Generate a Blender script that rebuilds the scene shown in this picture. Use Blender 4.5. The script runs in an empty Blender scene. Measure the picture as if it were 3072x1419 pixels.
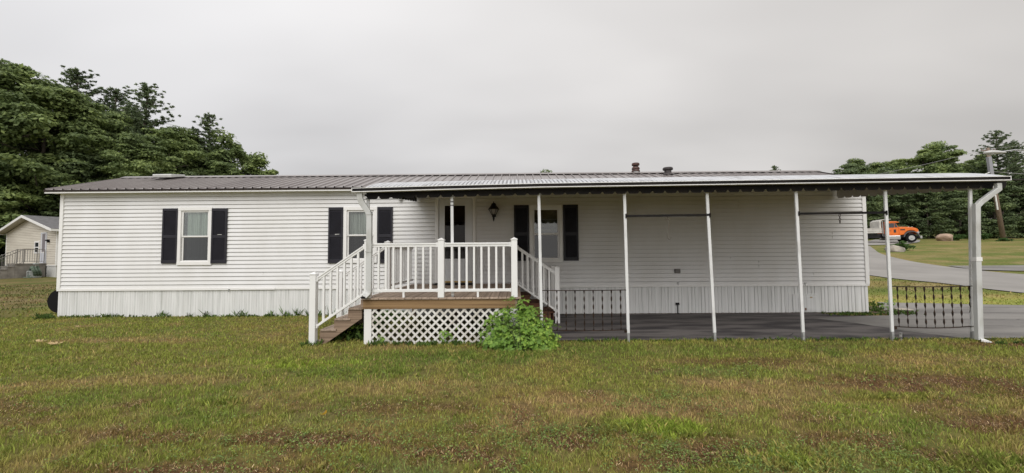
import bpy, math, random
import numpy as np
from mathutils import Vector, Matrix
PI = math.pi
R = math.radians
scene = bpy.context.scene
col = scene.collection

# ------------------------------------------------------------------ camera
cam_d = bpy.data.cameras.new('camera')
cam = bpy.data.objects.new('camera', cam_d); col.objects.link(cam)
cam_d.sensor_width = 36.0
cam_d.lens = 36.0 * 1190.0 / 3072.0
cam_d.clip_start = 0.05; cam_d.clip_end = 1500
EYE = 1.5
cam.matrix_world = (Matrix.Translation((0, 0, EYE)) @ Matrix.Rotation(R(0.6), 4, 'Z')
                    @ Matrix.Rotation(R(92.6), 4, 'X') @ Matrix.Rotation(R(-0.41), 4, 'Z'))
scene.camera = cam

# ------------------------------------------------------------------ sky, sun, exposure
SUN_EL, SUN_AZ = R(46), R(184)          # azimuth measured from +Y towards +X
world = bpy.data.worlds.new('World'); scene.world = world
world.use_nodes = True
nt = world.node_tree; nt.nodes.clear(); N = nt.nodes; L = nt.links
w_out = N.new('ShaderNodeOutputWorld'); w_bg = N.new('ShaderNodeBackground')
w_bg.inputs['Strength'].default_value = 0.1
L.new(w_bg.outputs[0], w_out.inputs[0])
sky = N.new('ShaderNodeTexSky'); sky.sky_type = 'NISHITA'; sky.sun_disc = False
sky.sun_elevation = SUN_EL; sky.sun_rotation = SUN_AZ
sky.air_density = 1.0; sky.dust_density = 4.0
tc = N.new('ShaderNodeTexCoord')
sep = N.new('ShaderNodeSeparateXYZ'); L.new(tc.outputs['Generated'], sep.inputs[0])
def wmath(op, a, b=None, c=None, clamp=False):
    n = N.new('ShaderNodeMath'); n.operation = op; n.use_clamp = clamp
    for i, v in enumerate((a, b, c)):
        if v is None: continue
        if isinstance(v, (int, float)): n.inputs[i].default_value = v
        else: L.new(v, n.inputs[i])
    return n.outputs[0]
# the cloud deck is a flat layer overhead: project directions on it
zz = wmath('MAXIMUM', sep.outputs[2], 0.0)
zden = wmath('ADD', zz, 0.30)
cx = wmath('DIVIDE', sep.outputs[0], zden); cy = wmath('DIVIDE', sep.outputs[1], zden)
comb = N.new('ShaderNodeCombineXYZ'); L.new(cx, comb.inputs[0]); L.new(cy, comb.inputs[1])
mp = N.new('ShaderNodeMapping'); mp.inputs['Rotation'].default_value = (0, 0, R(28)); mp.inputs['Scale'].default_value = (0.42, 0.80, 1)
mp.inputs['Location'].default_value = (1.7, 2.3, 0)
L.new(comb.outputs[0], mp.inputs[0])
ns = N.new('ShaderNodeTexNoise'); ns.inputs['Scale'].default_value = 1.9; ns.inputs['Detail'].default_value = 3.2; ns.inputs['Roughness'].default_value = 0.42
L.new(mp.outputs[0], ns.inputs['Vector'])
cl = wmath('MULTIPLY', wmath('SUBTRACT', ns.outputs[0], 0.5), 5.5)
base = wmath('ADD', 6.8, cl)
base = wmath('ADD', base, wmath('MULTIPLY', wmath('MULTIPLY', zz, zz), 6.0))                    # brighter towards the zenith
base = wmath('ADD', base, wmath('MULTIPLY', sep.outputs[0], -1.3))       # a little darker to the right
base = wmath('ADD', base, wmath('MULTIPLY', wmath('MAXIMUM', wmath('MULTIPLY', sep.outputs[1], -1.0), 0.0), 5.0))  # the sun's side
# dim the low sky behind the camera to deepen shade under the awning
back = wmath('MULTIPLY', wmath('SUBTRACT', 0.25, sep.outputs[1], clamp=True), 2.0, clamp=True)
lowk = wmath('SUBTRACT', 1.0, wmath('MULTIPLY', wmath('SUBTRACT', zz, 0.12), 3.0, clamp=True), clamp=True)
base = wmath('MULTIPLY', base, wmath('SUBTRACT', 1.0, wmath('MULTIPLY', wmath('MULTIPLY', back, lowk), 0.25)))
tint = N.new('ShaderNodeMix'); tint.data_type = 'RGBA'
L.new(wmath('ADD', wmath('MULTIPLY', sep.outputs[0], 0.7), 0.5, clamp=True), tint.inputs['Factor'])
tint.inputs['A'].default_value = (0.985, 0.975, 0.985, 1); tint.inputs['B'].default_value = (1.0, 0.962, 0.925, 1)
vs = N.new('ShaderNodeVectorMath'); vs.operation = 'SCALE'
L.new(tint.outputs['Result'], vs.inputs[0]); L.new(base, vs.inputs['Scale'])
mx = N.new('ShaderNodeMix'); mx.data_type = 'RGBA'; mx.inputs['Factor'].default_value = 0.94
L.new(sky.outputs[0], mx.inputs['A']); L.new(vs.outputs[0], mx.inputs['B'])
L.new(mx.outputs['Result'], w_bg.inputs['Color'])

sun_d = bpy.data.lights.new('sun', 'SUN'); sun_d.energy = 1.75; sun_d.angle = R(48); sun_d.color = (1.0, 0.975, 0.945)
sun = bpy.data.objects.new('sun', sun_d); col.objects.link(sun)
_d = Vector((math.sin(SUN_AZ) * math.cos(SUN_EL), math.cos(SUN_AZ) * math.cos(SUN_EL), math.sin(SUN_EL)))
sun.rotation_euler = _d.to_track_quat('Z', 'Y').to_euler()
sun.location = _d * 30
scene.view_settings.view_transform = 'Standard'; scene.view_settings.look = 'None'
scene.view_settings.exposure = 0.0; scene.view_settings.gamma = 1.0

rng = np.random.default_rng(7)
random.seed(5)

# ------------------------------------------------------------------ materials
MATS = {}
def mat(name, color, rough=0.6, metal=0.0, var=0.0, vscale=6.0, stretch=(1, 1, 1), color2=None, bump=0.0, bscale=60.0, spec=0.5, vdetail=4, lo=0.35, hi=0.65):
    """principled surface with world-size noise variation of the material's own colour, and optional bump"""
    if name in MATS: return MATS[name]
    m = bpy.data.materials.new(name); m.use_nodes = True
    t = m.node_tree; b = t.nodes['Principled BSDF']
    b.inputs['Roughness'].default_value = rough; b.inputs['Metallic'].default_value = metal
    b.inputs['Specular IOR Level'].default_value = spec
    c = (*color, 1)
    b.inputs['Base Color'].default_value = c
    geo = t.nodes.new('ShaderNodeNewGeometry')
    if var > 0 or color2 is not None:
        mpn = t.nodes.new('ShaderNodeMapping'); mpn.inputs['Scale'].default_value = stretch
        t.links.new(geo.outputs['Position'], mpn.inputs[0])
        n = t.nodes.new('ShaderNodeTexNoise'); n.inputs['Scale'].default_value = vscale; n.inputs['Detail'].default_value = vdetail
        t.links.new(mpn.outputs[0], n.inputs['Vector'])
        r = t.nodes.new('ShaderNodeMapRange'); r.inputs['From Min'].default_value = lo; r.inputs['From Max'].default_value = hi
        t.links.new(n.outputs[0], r.inputs[0])
        mxn = t.nodes.new('ShaderNodeMix'); mxn.data_type = 'RGBA'
        c2 = (*color2, 1) if color2 is not None else (color[0] * (1 - var), color[1] * (1 - var), color[2] * (1 - var), 1)
        mxn.inputs['A'].default_value = c; mxn.inputs['B'].default_value = c2
        t.links.new(r.outputs[0], mxn.inputs['Factor']); t.links.new(mxn.outputs['Result'], b.inputs['Base Color'])
    if bump > 0:
        nb = t.nodes.new('ShaderNodeTexNoise'); nb.inputs['Scale'].default_value = bscale; nb.inputs['Detail'].default_value = 3
        t.links.new(geo.outputs['Position'], nb.inputs['Vector'])
        bp = t.nodes.new('ShaderNodeBump'); bp.inputs['Strength'].default_value = bump; bp.inputs['Distance'].default_value = 0.01
        t.links.new(nb.outputs[0], bp.inputs['Height']); t.links.new(bp.outputs[0], b.inputs['Normal'])
    MATS[name] = m
    return m

def leaf_mat(name, a, b_, c, trans=0.35, rough=0.55):
    """foliage: every leaf takes a shade between three greens by its random island value"""
    m = bpy.data.materials.new(name); m.use_nodes = True; t = m.node_tree
    b = t.nodes['Principled BSDF']; b.inputs['Roughness'].default_value = rough; b.inputs['Specular IOR Level'].default_value = 0.25
    geo = t.nodes.new('ShaderNodeNewGeometry'); rp = t.nodes.new('ShaderNodeValToRGB')
    e = rp.color_ramp.elements; e[0].position = 0.0; e[0].color = (*a, 1); e[1].position = 1.0; e[1].color = (*c, 1)
    k = e.new(0.55); k.color = (*b_, 1)
    n = t.nodes.new('ShaderNodeTexNoise'); n.inputs['Scale'].default_value = 0.45; n.inputs['Detail'].default_value = 2
    t.links.new(geo.outputs['Position'], n.inputs['Vector'])
    ad = t.nodes.new('ShaderNodeMath'); ad.operation = 'MULTIPLY_ADD'; ad.inputs[1].default_value = 0.6
    t.links.new(geo.outputs['Random Per Island'], ad.inputs[0])
    mm = t.nodes.new('ShaderNodeMath'); mm.operation = 'MULTIPLY_ADD'; mm.inputs[1].default_value = 1.5; mm.inputs[2].default_value = -0.55
    t.links.new(n.outputs[0], mm.inputs[0]); t.links.new(mm.outputs[0], ad.inputs[2])
    t.links.new(ad.outputs[0], rp.inputs[0]); t.links.new(rp.outputs[0], b.inputs['Base Color'])
    tr = t.nodes.new('ShaderNodeBsdfTranslucent'); t.links.new(rp.outputs[0], tr.inputs[0])
    ms = t.nodes.new('ShaderNodeMixShader'); ms.inputs[0].default_value = trans
    out = t.nodes['Material Output']
    t.links.new(b.outputs[0], ms.inputs[1]); t.links.new(tr.outputs[0], ms.inputs[2]); t.links.new(ms.outputs[0], out.inputs[0])
    MATS[name] = m
    return m

def attr_mat(name, attr='tone', rough=0.8, trans=0.0, jitter=0.0, bump=0.0, spec=0.12, fine=0.0):
    """surface whose own colour is stored per vertex (patches of turf, soil and dry grass)"""
    m = bpy.data.materials.new(name); m.use_nodes = True; t = m.node_tree
    b = t.nodes['Principled BSDF']; b.inputs['Roughness'].default_value = rough; b.inputs['Specular IOR Level'].default_value = spec
    a = t.nodes.new('ShaderNodeAttribute'); a.attribute_name = attr
    colr = a.outputs['Color']
    geo = t.nodes.new('ShaderNodeNewGeometry')
    if jitter > 0:
        hsv = t.nodes.new('ShaderNodeHueSaturation')
        mr = t.nodes.new('ShaderNodeMapRange'); mr.inputs['To Min'].default_value = 1 - jitter; mr.inputs['To Max'].default_value = 1 + jitter
        t.links.new(geo.outputs['Random Per Island'], mr.inputs[0]); t.links.new(mr.outputs[0], hsv.inputs['Value'])
        t.links.new(colr, hsv.inputs['Color']); colr = hsv.outputs[0]
    if fine > 0:
        n = t.nodes.new('ShaderNodeTexNoise'); n.inputs['Scale'].default_value = 9; n.inputs['Detail'].default_value = 8; n.inputs['Roughness'].default_value = 0.75
        t.links.new(geo.outputs['Position'], n.inputs['Vector'])
        mr2 = t.nodes.new('ShaderNodeMapRange'); mr2.inputs['From Min'].default_value = 0.3; mr2.inputs['From Max'].default_value = 0.7
        mr2.inputs['To Min'].default_value = 1 - fine; mr2.inputs['To Max'].default_value = 1 + fine
        t.links.new(n.outputs[0], mr2.inputs[0])
        hs = t.nodes.new('ShaderNodeHueSaturation'); t.links.new(mr2.outputs[0], hs.inputs['Value'])
        t.links.new(colr, hs.inputs['Color']); colr = hs.outputs[0]
    t.links.new(colr, b.inputs['Base Color'])
    if bump > 0:
        nb = t.nodes.new('ShaderNodeTexNoise'); nb.inputs['Scale'].default_value = 30; nb.inputs['Detail'].default_value = 6
        t.links.new(geo.outputs['Position'], nb.inputs['Vector'])
        bp = t.nodes.new('ShaderNodeBump'); bp.inputs['Strength'].default_value = bump; bp.inputs['Distance'].default_value = 0.03
        t.links.new(nb.outputs[0], bp.inputs['Height']); t.links.new(bp.outputs[0], b.inputs['Normal'])
    if trans > 0:
        tr = t.nodes.new('ShaderNodeBsdfTranslucent'); t.links.new(colr, tr.inputs[0])
        ms = t.nodes.new('ShaderNodeMixShader'); ms.inputs[0].default_value = trans
        t.links.new(b.outputs[0], ms.inputs[1]); t.links.new(tr.outputs[0], ms.inputs[2]); t.links.new(ms.outputs[0], t.nodes['Material Output'].inputs[0])
    MATS[name] = m
    return m

def glass_mat(name, tint=(0.75, 0.8, 0.78), gl=0.10):
    m = bpy.data.materials.new(name); m.use_nodes = True; t = m.node_tree
    out = t.nodes['Material Output']; t.nodes.remove(t.nodes['Principled BSDF'])
    tr = t.nodes.new('ShaderNodeBsdfTransparent'); tr.inputs[0].default_value = (*tint, 1)
    g = t.nodes.new('ShaderNodeBsdfGlossy'); g.inputs['Roughness'].default_value = 0.02
    fr = t.nodes.new('ShaderNodeFresnel'); fr.inputs[0].default_value = 1.5
    ad = t.nodes.new('ShaderNodeMath'); ad.operation = 'ADD'; ad.inputs[1].default_value = gl; t.links.new(fr.outputs[0], ad.inputs[0])
    ms = t.nodes.new('ShaderNodeMixShader'); t.links.new(ad.outputs[0], ms.inputs[0])
    t.links.new(tr.outputs[0], ms.inputs[1]); t.links.new(g.outputs[0], ms.inputs[2]); t.links.new(ms.outputs[0], out.inputs[0])
    MATS[name] = m
    return m

def wood_mat(name, a, b_, axis='X', rings=7.0):
    m = bpy.data.materials.new(name); m.use_nodes = True; t = m.node_tree
    b = t.nodes['Principled BSDF']; b.inputs['Roughness'].default_value = 0.8; b.inputs['Specular IOR Level'].default_value = 0.2
    geo = t.nodes.new('ShaderNodeNewGeometry'); mpn = t.nodes.new('ShaderNodeMapping')
    mpn.inputs['Scale'].default_value = (0.35, 1, 1) if axis == 'X' else (1, 0.35, 1)
    t.links.new(geo.outputs['Position'], mpn.inputs[0])
    n = t.nodes.new('ShaderNodeTexNoise'); n.inputs['Scale'].default_value = rings; n.inputs['Detail'].default_value = 6; n.inputs['Distortion'].default_value = 0.6
    mp2 = t.nodes.new('ShaderNodeMapping'); mp2.inputs['Scale'].default_value = (0.12, 3.2, 3.2) if axis == 'X' else (3.2, 0.12, 3.2)
    t.links.new(mpn.outputs[0], mp2.inputs[0]); t.links.new(mp2.outputs[0], n.inputs['Vector'])
    r = t.nodes.new('ShaderNodeMapRange'); r.inputs['From Min'].default_value = 0.33; r.inputs['From Max'].default_value = 0.67
    t.links.new(n.outputs[0], r.inputs[0])
    mxn = t.nodes.new('ShaderNodeMix'); mxn.data_type = 'RGBA'; mxn.inputs['A'].default_value = (*a, 1); mxn.inputs['B'].default_value = (*b_, 1)
    t.links.new(r.outputs[0], mxn.inputs['Factor'])
    # each board its own tone
    hs = t.nodes.new('ShaderNodeHueSaturation'); mr = t.nodes.new('ShaderNodeMapRange'); mr.inputs['To Min'].default_value = 0.8; mr.inputs['To Max'].default_value = 1.15
    t.links.new(geo.outputs['Random Per Island'], mr.inputs[0]); t.links.new(mr.outputs[0], hs.inputs['Value'])
    t.links.new(mxn.outputs['Result'], hs.inputs['Color']); t.links.new(hs.outputs[0], b.inputs['Base Color'])
    MATS[name] = m
    return m

M_SIDE = mat('white_vinyl_siding', (0.725, 0.725, 0.725), 0.45, color2=(0.665, 0.66, 0.645), vscale=1.1, stretch=(1.6, 1, .5), vdetail=8, bump=0.05, bscale=120)
M_TRIM = mat('white_trim', (0.80, 0.795, 0.78), 0.4, var=0.04, vscale=3)
M_SKIRT = mat('white_skirting', (0.74, 0.745, 0.74), 0.4, color2=(0.53, 0.54, 0.525), vscale=1.6, stretch=(9, 1, 0.35), vdetail=8, lo=.42, hi=.72)
M_RAILW = mat('white_vinyl_rail', (0.80, 0.80, 0.79), 0.35, var=0.03, vscale=4)
M_SHUT = mat('black_shutter', (0.020, 0.019, 0.027), 0.45, var=0.25, vscale=5, spec=.35)
M_ROOF = mat('painted_roof_metal', (0.235, 0.21, 0.205), 0.33, metal=0.35, color2=(0.30, 0.275, 0.265), vscale=0.9, stretch=(2, 0.3, 1))
M_ROOFDK = mat('dark_roof_trim', (0.03, 0.022, 0.02), 0.5, spec=.12)
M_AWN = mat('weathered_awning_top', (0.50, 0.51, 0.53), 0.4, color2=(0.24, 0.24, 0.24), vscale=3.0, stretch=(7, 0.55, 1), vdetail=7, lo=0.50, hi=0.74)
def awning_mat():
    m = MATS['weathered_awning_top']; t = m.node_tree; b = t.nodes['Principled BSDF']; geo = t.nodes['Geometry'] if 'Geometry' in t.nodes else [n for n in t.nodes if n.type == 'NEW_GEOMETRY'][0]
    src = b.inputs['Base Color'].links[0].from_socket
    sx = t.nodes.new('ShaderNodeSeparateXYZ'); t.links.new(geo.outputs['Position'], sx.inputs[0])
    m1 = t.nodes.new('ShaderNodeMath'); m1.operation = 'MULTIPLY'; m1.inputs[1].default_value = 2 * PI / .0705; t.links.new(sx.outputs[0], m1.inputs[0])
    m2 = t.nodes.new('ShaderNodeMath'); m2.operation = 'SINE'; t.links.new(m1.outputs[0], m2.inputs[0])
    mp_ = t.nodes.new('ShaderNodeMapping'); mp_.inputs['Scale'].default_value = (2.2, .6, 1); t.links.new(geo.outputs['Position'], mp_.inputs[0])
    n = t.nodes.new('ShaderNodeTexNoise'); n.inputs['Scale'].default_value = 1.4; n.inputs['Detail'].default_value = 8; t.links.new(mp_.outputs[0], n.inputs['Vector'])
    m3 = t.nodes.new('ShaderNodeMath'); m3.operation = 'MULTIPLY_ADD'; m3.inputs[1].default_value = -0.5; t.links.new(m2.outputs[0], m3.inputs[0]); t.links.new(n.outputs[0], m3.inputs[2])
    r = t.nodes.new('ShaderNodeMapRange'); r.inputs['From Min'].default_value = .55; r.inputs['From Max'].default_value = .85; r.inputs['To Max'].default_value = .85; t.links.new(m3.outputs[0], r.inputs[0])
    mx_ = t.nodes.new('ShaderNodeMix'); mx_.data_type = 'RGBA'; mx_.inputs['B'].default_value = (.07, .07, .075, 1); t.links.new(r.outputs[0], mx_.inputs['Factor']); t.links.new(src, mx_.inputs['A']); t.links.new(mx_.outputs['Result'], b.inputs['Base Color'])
awning_mat()
M_AWNU = mat('brown_awning_underside', (0.36, 0.24, 0.11), 0.7, var=0.15, spec=.1)
M_BLACK = mat('black_gutter_enamel', (0.010, 0.0095, 0.010), 0.5, color2=(0.018, 0.014, 0.012), vscale=2, spec=.12)
M_IRON = mat('black_wrought_iron', (0.015, 0.014, 0.013), 0.5, color2=(0.05, 0.03, 0.02), vscale=30, spec=.12)
M_POST = mat('white_steel_post', (0.70, 0.71, 0.71), 0.45, color2=(0.52, 0.52, 0.51), vscale=7, stretch=(1, 1, .4), lo=.5, hi=.75)
M_GALV = mat('galvanised_steel', (0.42, 0.43, 0.43), 0.45, metal=0.3, var=0.3, vscale=20)
M_DOWN = mat('white_downspout', (0.54, 0.55, 0.54), 0.4, color2=(0.36, 0.355, 0.32), vscale=4, stretch=(1, 1, .5), vdetail=7, lo=.45, hi=.7)
M_DECK = wood_mat('grey_brown_deck_boards', (0.44, 0.345, 0.27), (0.26, 0.20, 0.155), 'Y')
M_RIM = wood_mat('honey_brown_rim_board', (0.36, 0.235, 0.12), (0.19, 0.115, 0.058), 'X')
M_STEP = wood_mat('brown_step_timber', (0.34, 0.25, 0.18), (0.17, 0.12, 0.085), 'X')
M_RED = wood_mat('red_brown_step_timber', (0.16, 0.075, 0.045), (0.09, 0.045, 0.03), 'X')
M_LATT = mat('white_plastic_lattice', (0.70, 0.685, 0.65), 0.5, color2=(0.46, 0.42, 0.36), vscale=4, stretch=(1, 1, 1.2), lo=.45, hi=.75)
M_ASPH = mat('dark_asphalt', (0.13, 0.118, 0.114), 0.85, color2=(0.040, 0.036, 0.038), vscale=1.5, stretch=(0.55, 2.2, 1), bump=0.5, bscale=160, vdetail=10, spec=.3, lo=.42, hi=.62)
M_ASPH2 = mat('pale_asphalt', (0.245, 0.234, 0.218), 0.9, color2=(0.15, 0.143, 0.136), vscale=0.8, stretch=(0.4, 1.6, 1), bump=0.5, bscale=120, vdetail=9, spec=.3)
M_ROAD = mat('grey_road_asphalt', (0.275, 0.262, 0.245), 0.9, color2=(0.225, 0.214, 0.20), vscale=0.5, bump=0.3, bscale=60, vdetail=8, spec=.3)
M_CURT = mat('grey_green_curtain', (0.74, 0.80, 0.74), 0.9, color2=(0.52, 0.58, 0.54), vscale=3, stretch=(8, 1, .3))
M_CURT2 = mat('white_sheer_curtain', (0.74, 0.75, 0.72), 0.9, color2=(0.42, 0.43, 0.42), vscale=3, stretch=(8, 1, .3))
M_BLIND = mat('dark_blind', (0.10, 0.105, 0.10), 0.6)
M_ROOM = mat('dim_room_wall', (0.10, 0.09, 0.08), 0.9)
M_GLASS = glass_mat('window_glass', (.92, .95, .93), .05); M_SCREEN = glass_mat('insect_screen_glass', (0.45, 0.46, 0.46), 0.04)
M_DGLASS = glass_mat('storm_door_glass', (0.45, 0.42, 0.39), -0.015)
M_DOOR = mat('white_door_paint', (0.66, 0.67, 0.68), 0.4, var=0.04)
M_BRASS = mat('yellow_brass_sill', (0.50, 0.33, 0.10), 0.45)
M_LANT = mat('black_lantern_metal', (0.014, 0.013, 0.013), 0.45, spec=.12)
M_LGL = mat('frosted_lantern_glass', (0.30, 0.29, 0.27), 0.2)
M_CONC = mat('weathered_concrete', (0.27, 0.25, 0.22), 0.9, color2=(0.17, 0.155, 0.135), vscale=3, bump=.4, bscale=40)
M_CREAM = mat('cream_siding', (0.64, 0.60, 0.52), 0.6, color2=(0.54, 0.50, 0.43), vscale=.8, stretch=(.4, 1, 3))
M_SHING = mat('grey_shingle', (0.15, 0.145, 0.15), 0.9, color2=(0.09, 0.09, 0.09), vscale=5, stretch=(1, 1, 3), bump=.5, bscale=20)
M_BARK = mat('grey_brown_bark', (0.11, 0.09, 0.07), 0.95, color2=(0.06, 0.05, 0.04), vscale=5, stretch=(3, 3, .4), bump=.8, bscale=12)
M_POLE = mat('weathered_pole_wood', (0.24, 0.175, 0.13), 0.9, color2=(0.15, 0.11, 0.085), vscale=3, stretch=(6, 6, .3))
M_RUBBER = mat('black_rubber', (0.010, 0.010, 0.011), 0.7, spec=.1)
M_HOSE = mat('green_hose', (0.10, 0.14, 0.10), 0.6, var=.3, vscale=12)
M_ORANGE = mat('orange_truck_paint', (0.78, 0.17, 0.018), 0.3, var=.12, vscale=2)
M_CHROME = mat('bright_metal', (0.45, 0.45, 0.44), 0.3, metal=0.8)
M_BEDW = mat('dusty_white_paint', (0.55, 0.53, 0.49), 0.5, var=.25, vscale=2)
M_DKGREY = mat('dark_chassis', (0.025, 0.025, 0.028), 0.6)
M_WIN = mat('dark_cab_glass', (0.03, 0.035, 0.04), 0.08, spec=.8)
M_ROCK = mat('pale_granite', (0.40, 0.36, 0.31), 0.9, color2=(0.20, 0.18, 0.155), vscale=2.2, bump=1, bscale=6, vdetail=8)
M_ROCKT = mat('tan_granite', (0.42, 0.30, 0.22), 0.9, color2=(0.28, 0.2, 0.15), vscale=1.2, bump=1, bscale=6)
M_WIRE = mat('grey_cable', (0.22, 0.22, 0.22), 0.6)
M_LEAFLIT = mat('dry_pale_leaf', (0.50, 0.36, 0.18), 0.8, var=.4, vscale=40)
M_LF1 = leaf_mat('broadleaf_foliage', (0.094, 0.135, 0.054), (0.185, 0.245, 0.090), (0.35, 0.43, 0.145))
M_LF2 = leaf_mat('pine_foliage', (0.070, 0.100, 0.052), (0.125, 0.170, 0.082), (0.21, 0.27, 0.12), trans=.2)
M_LF3 = leaf_mat('dark_understory_foliage', (0.070, 0.100, 0.048), (0.125, 0.170, 0.072), (0.22, 0.28, 0.105), trans=.15)
M_BUSH = leaf_mat('peony_leaf', (0.105, 0.200, 0.035), (0.185, 0.320, 0.055), (0.36, 0.50, 0.085), trans=.3, rough=.45)
M_SHRUB = leaf_mat('shrub_leaf', (0.035, 0.075, 0.018), (0.065, 0.13, 0.03), (0.12, 0.2, 0.05))
M_GROUND = attr_mat('lawn_soil', rough=0.95, bump=0.6, fine=0.55)
M_BLADE = attr_mat('grass_blade', rough=0.65, trans=0.15, jitter=0.42)

# ------------------------------------------------------------------ mesh helpers
class MB:
    def __init__(s): s.v = []; s.f = []
    def quad(s, *p):
        n = len(s.v); s.v += [tuple(q) for q in p]; s.f.append(tuple(range(n, n + len(p))))
        return s
    def box(s, x0, x1, y0, y1, z0, z1):
        return s.hexa([(x0, y0, z0), (x1, y0, z0), (x1, y1, z0), (x0, y1, z0), (x0, y0, z1), (x1, y0, z1), (x1, y1, z1), (x0, y1, z1)])
    def hexa(s, p):
        n = len(s.v); s.v += [tuple(q) for q in p]
        for f in ((0, 3, 2, 1), (4, 5, 6, 7), (0, 1, 5, 4), (1, 2, 6, 5), (2, 3, 7, 6), (3, 0, 4, 7)): s.f.append(tuple(n + i for i in f))
        return s
    def bar(s, a, b, w, h, up=(0, 0, 1), twist=None):
        """rectangular bar from a to b: w across, h along 'up'"""
        a = Vector(a); b = Vector(b); d = (b - a).normalized(); up = Vector(up)
        if abs(d.dot(up)) > .99: up = Vector((0, 1, 0))
        sx = d.cross(up).normalized(); uy = sx.cross(d).normalized()
        o = [sx * (i * w / 2) + uy * (j * h / 2) for i, j in ((-1, -1), (1, -1), (1, 1), (-1, 1))]
        return s.hexa([a + q for q in o] + [b + q for q in o])
    def prism(s, prof, axis, a, b):
        """closed 2D profile extruded along an axis from a to b"""
        n = len(s.v); k = len(prof)
        for t in (a, b):
            for (u, w) in prof:
                s.v.append({'x': (t, u, w), 'y': (u, t, w), 'z': (u, w, t)}[axis])
        s.f.append(tuple(range(n, n + k))[::-1]); s.f.append(tuple(range(n + k, n + 2 * k)))
        for i in range(k):
            j = (i + 1) % k; s.f.append((n + i, n + j, n + k + j, n + k + i))
        return s
    def lathe(s, prof, c=(0, 0, 0), seg=16, ax='z', cap=True):
        n = len(s.v); k = len(prof)
        for i in range(seg):
            a = 2 * PI * i / seg; ca, sa = math.cos(a), math.sin(a)
            for (r, h) in prof:
                p = {'z': (r * ca, r * sa, h), 'y': (r * ca, h, r * sa), 'x': (h, r * ca, r * sa)}[ax]
                s.v.append((c[0] + p[0], c[1] + p[1], c[2] + p[2]))
        for i in range(seg):
            j = (i + 1) % seg
            for q in range(k - 1): s.f.append((n + i * k + q, n + j * k + q, n + j * k + q + 1, n + i * k + q + 1))
        if cap:
            s.f.append(tuple(n + i * k for i in range(seg))[::-1]); s.f.append(tuple(n + i * k + k - 1 for i in range(seg)))
        return s
    def tube(s, pts, r, seg=8):
        pts = [Vector(p) for p in pts]; n = len(s.v); rr = r if isinstance(r, (list, tuple)) else [r] * len(pts)
        for i, p in enumerate(pts):
            d = (pts[min(i + 1, len(pts) - 1)] - pts[max(i - 1, 0)]).normalized()
            up = Vector((0, 0, 1)) if abs(d.z) < .9 else Vector((1, 0, 0))
            a = d.cross(up).normalized(); b = a.cross(d).normalized()
            for k in range(seg):
                t = 2 * PI * k / seg; s.v.append(tuple(p + (a * math.cos(t) + b * math.sin(t)) * rr[i]))
        for i in range(len(pts) - 1):
            for k in range(seg):
                k2 = (k + 1) % seg; s.f.append((n + i * seg + k, n + i * seg + k2, n + (i + 1) * seg + k2, n + (i + 1) * seg + k))
        s.f.append(tuple(n + k for k in range(seg))[::-1]); s.f.append(tuple(n + (len(pts) - 1) * seg + k for k in range(seg)))
        return s
    def duct(s, pts, w, d):
        """rectangular duct, w in x, d in y, following pts (mitred)"""
        n = len(s.v)
        for i, p in enumerate(pts):
            if i in (0, len(pts) - 1): q = Vector(pts[1]) - Vector(pts[0]) if i == 0 else Vector(pts[-1]) - Vector(pts[-2]); m = q.normalized(); k = 1
            else:
                a = (Vector(p) - Vector(pts[i - 1])).normalized(); b = (Vector(pts[i + 1]) - Vector(p)).normalized(); m = (a + b).normalized(); k = 1 / max(.5, m.dot(a))
            side = Vector((-m.z, 0, m.x)); 
            if side.length < .05: side = Vector((1, 0, 0))
            side.normalize()
            if side.x < 0: side = -side
            fr = m.cross(side).normalized()
            if fr.y < 0: fr = -fr
            for (i2, j2) in ((-1, -1), (1, -1), (1, 1), (-1, 1)):
                s.v.append(tuple(Vector(p) + side * (i2 * w / 2 * k) + fr * (j2 * d / 2)))
        for i in range(len(pts) - 1):
            for q in range(4):
                q2 = (q + 1) % 4; s.f.append((n + i * 4 + q, n + i * 4 + q2, n + (i + 1) * 4 + q2, n + (i + 1) * 4 + q))
        s.f.append((n + 3, n + 2, n + 1, n)); e = n + 4 * (len(pts) - 1); s.f.append((e, e + 1, e + 2, e + 3))
        return s
    def build(s, name, material, parent=None, local=False, smooth=False, bevel=0.0):
        me = bpy.data.meshes.new(name)
        off = Vector((0, 0, 0))
        if parent is not None and not local:
            p = parent
            while p is not None: off = off + p.location; p = p.parent
        me.from_pydata([(a - off.x, b - off.y, c - off.z) for a, b, c in s.v], [], s.f)
        me.materials.append(material)
        if smooth: me.shade_smooth()
        me.update()
        o = bpy.data.objects.new(name, me); col.objects.link(o)
        if parent is not None: o.parent = parent
        if bevel > 0:
            b = o.modifiers.new('bevel', 'BEVEL'); b.width = bevel; b.segments = 2; b.limit_method = 'ANGLE'; b.angle_limit = R(40)
        return o

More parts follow.
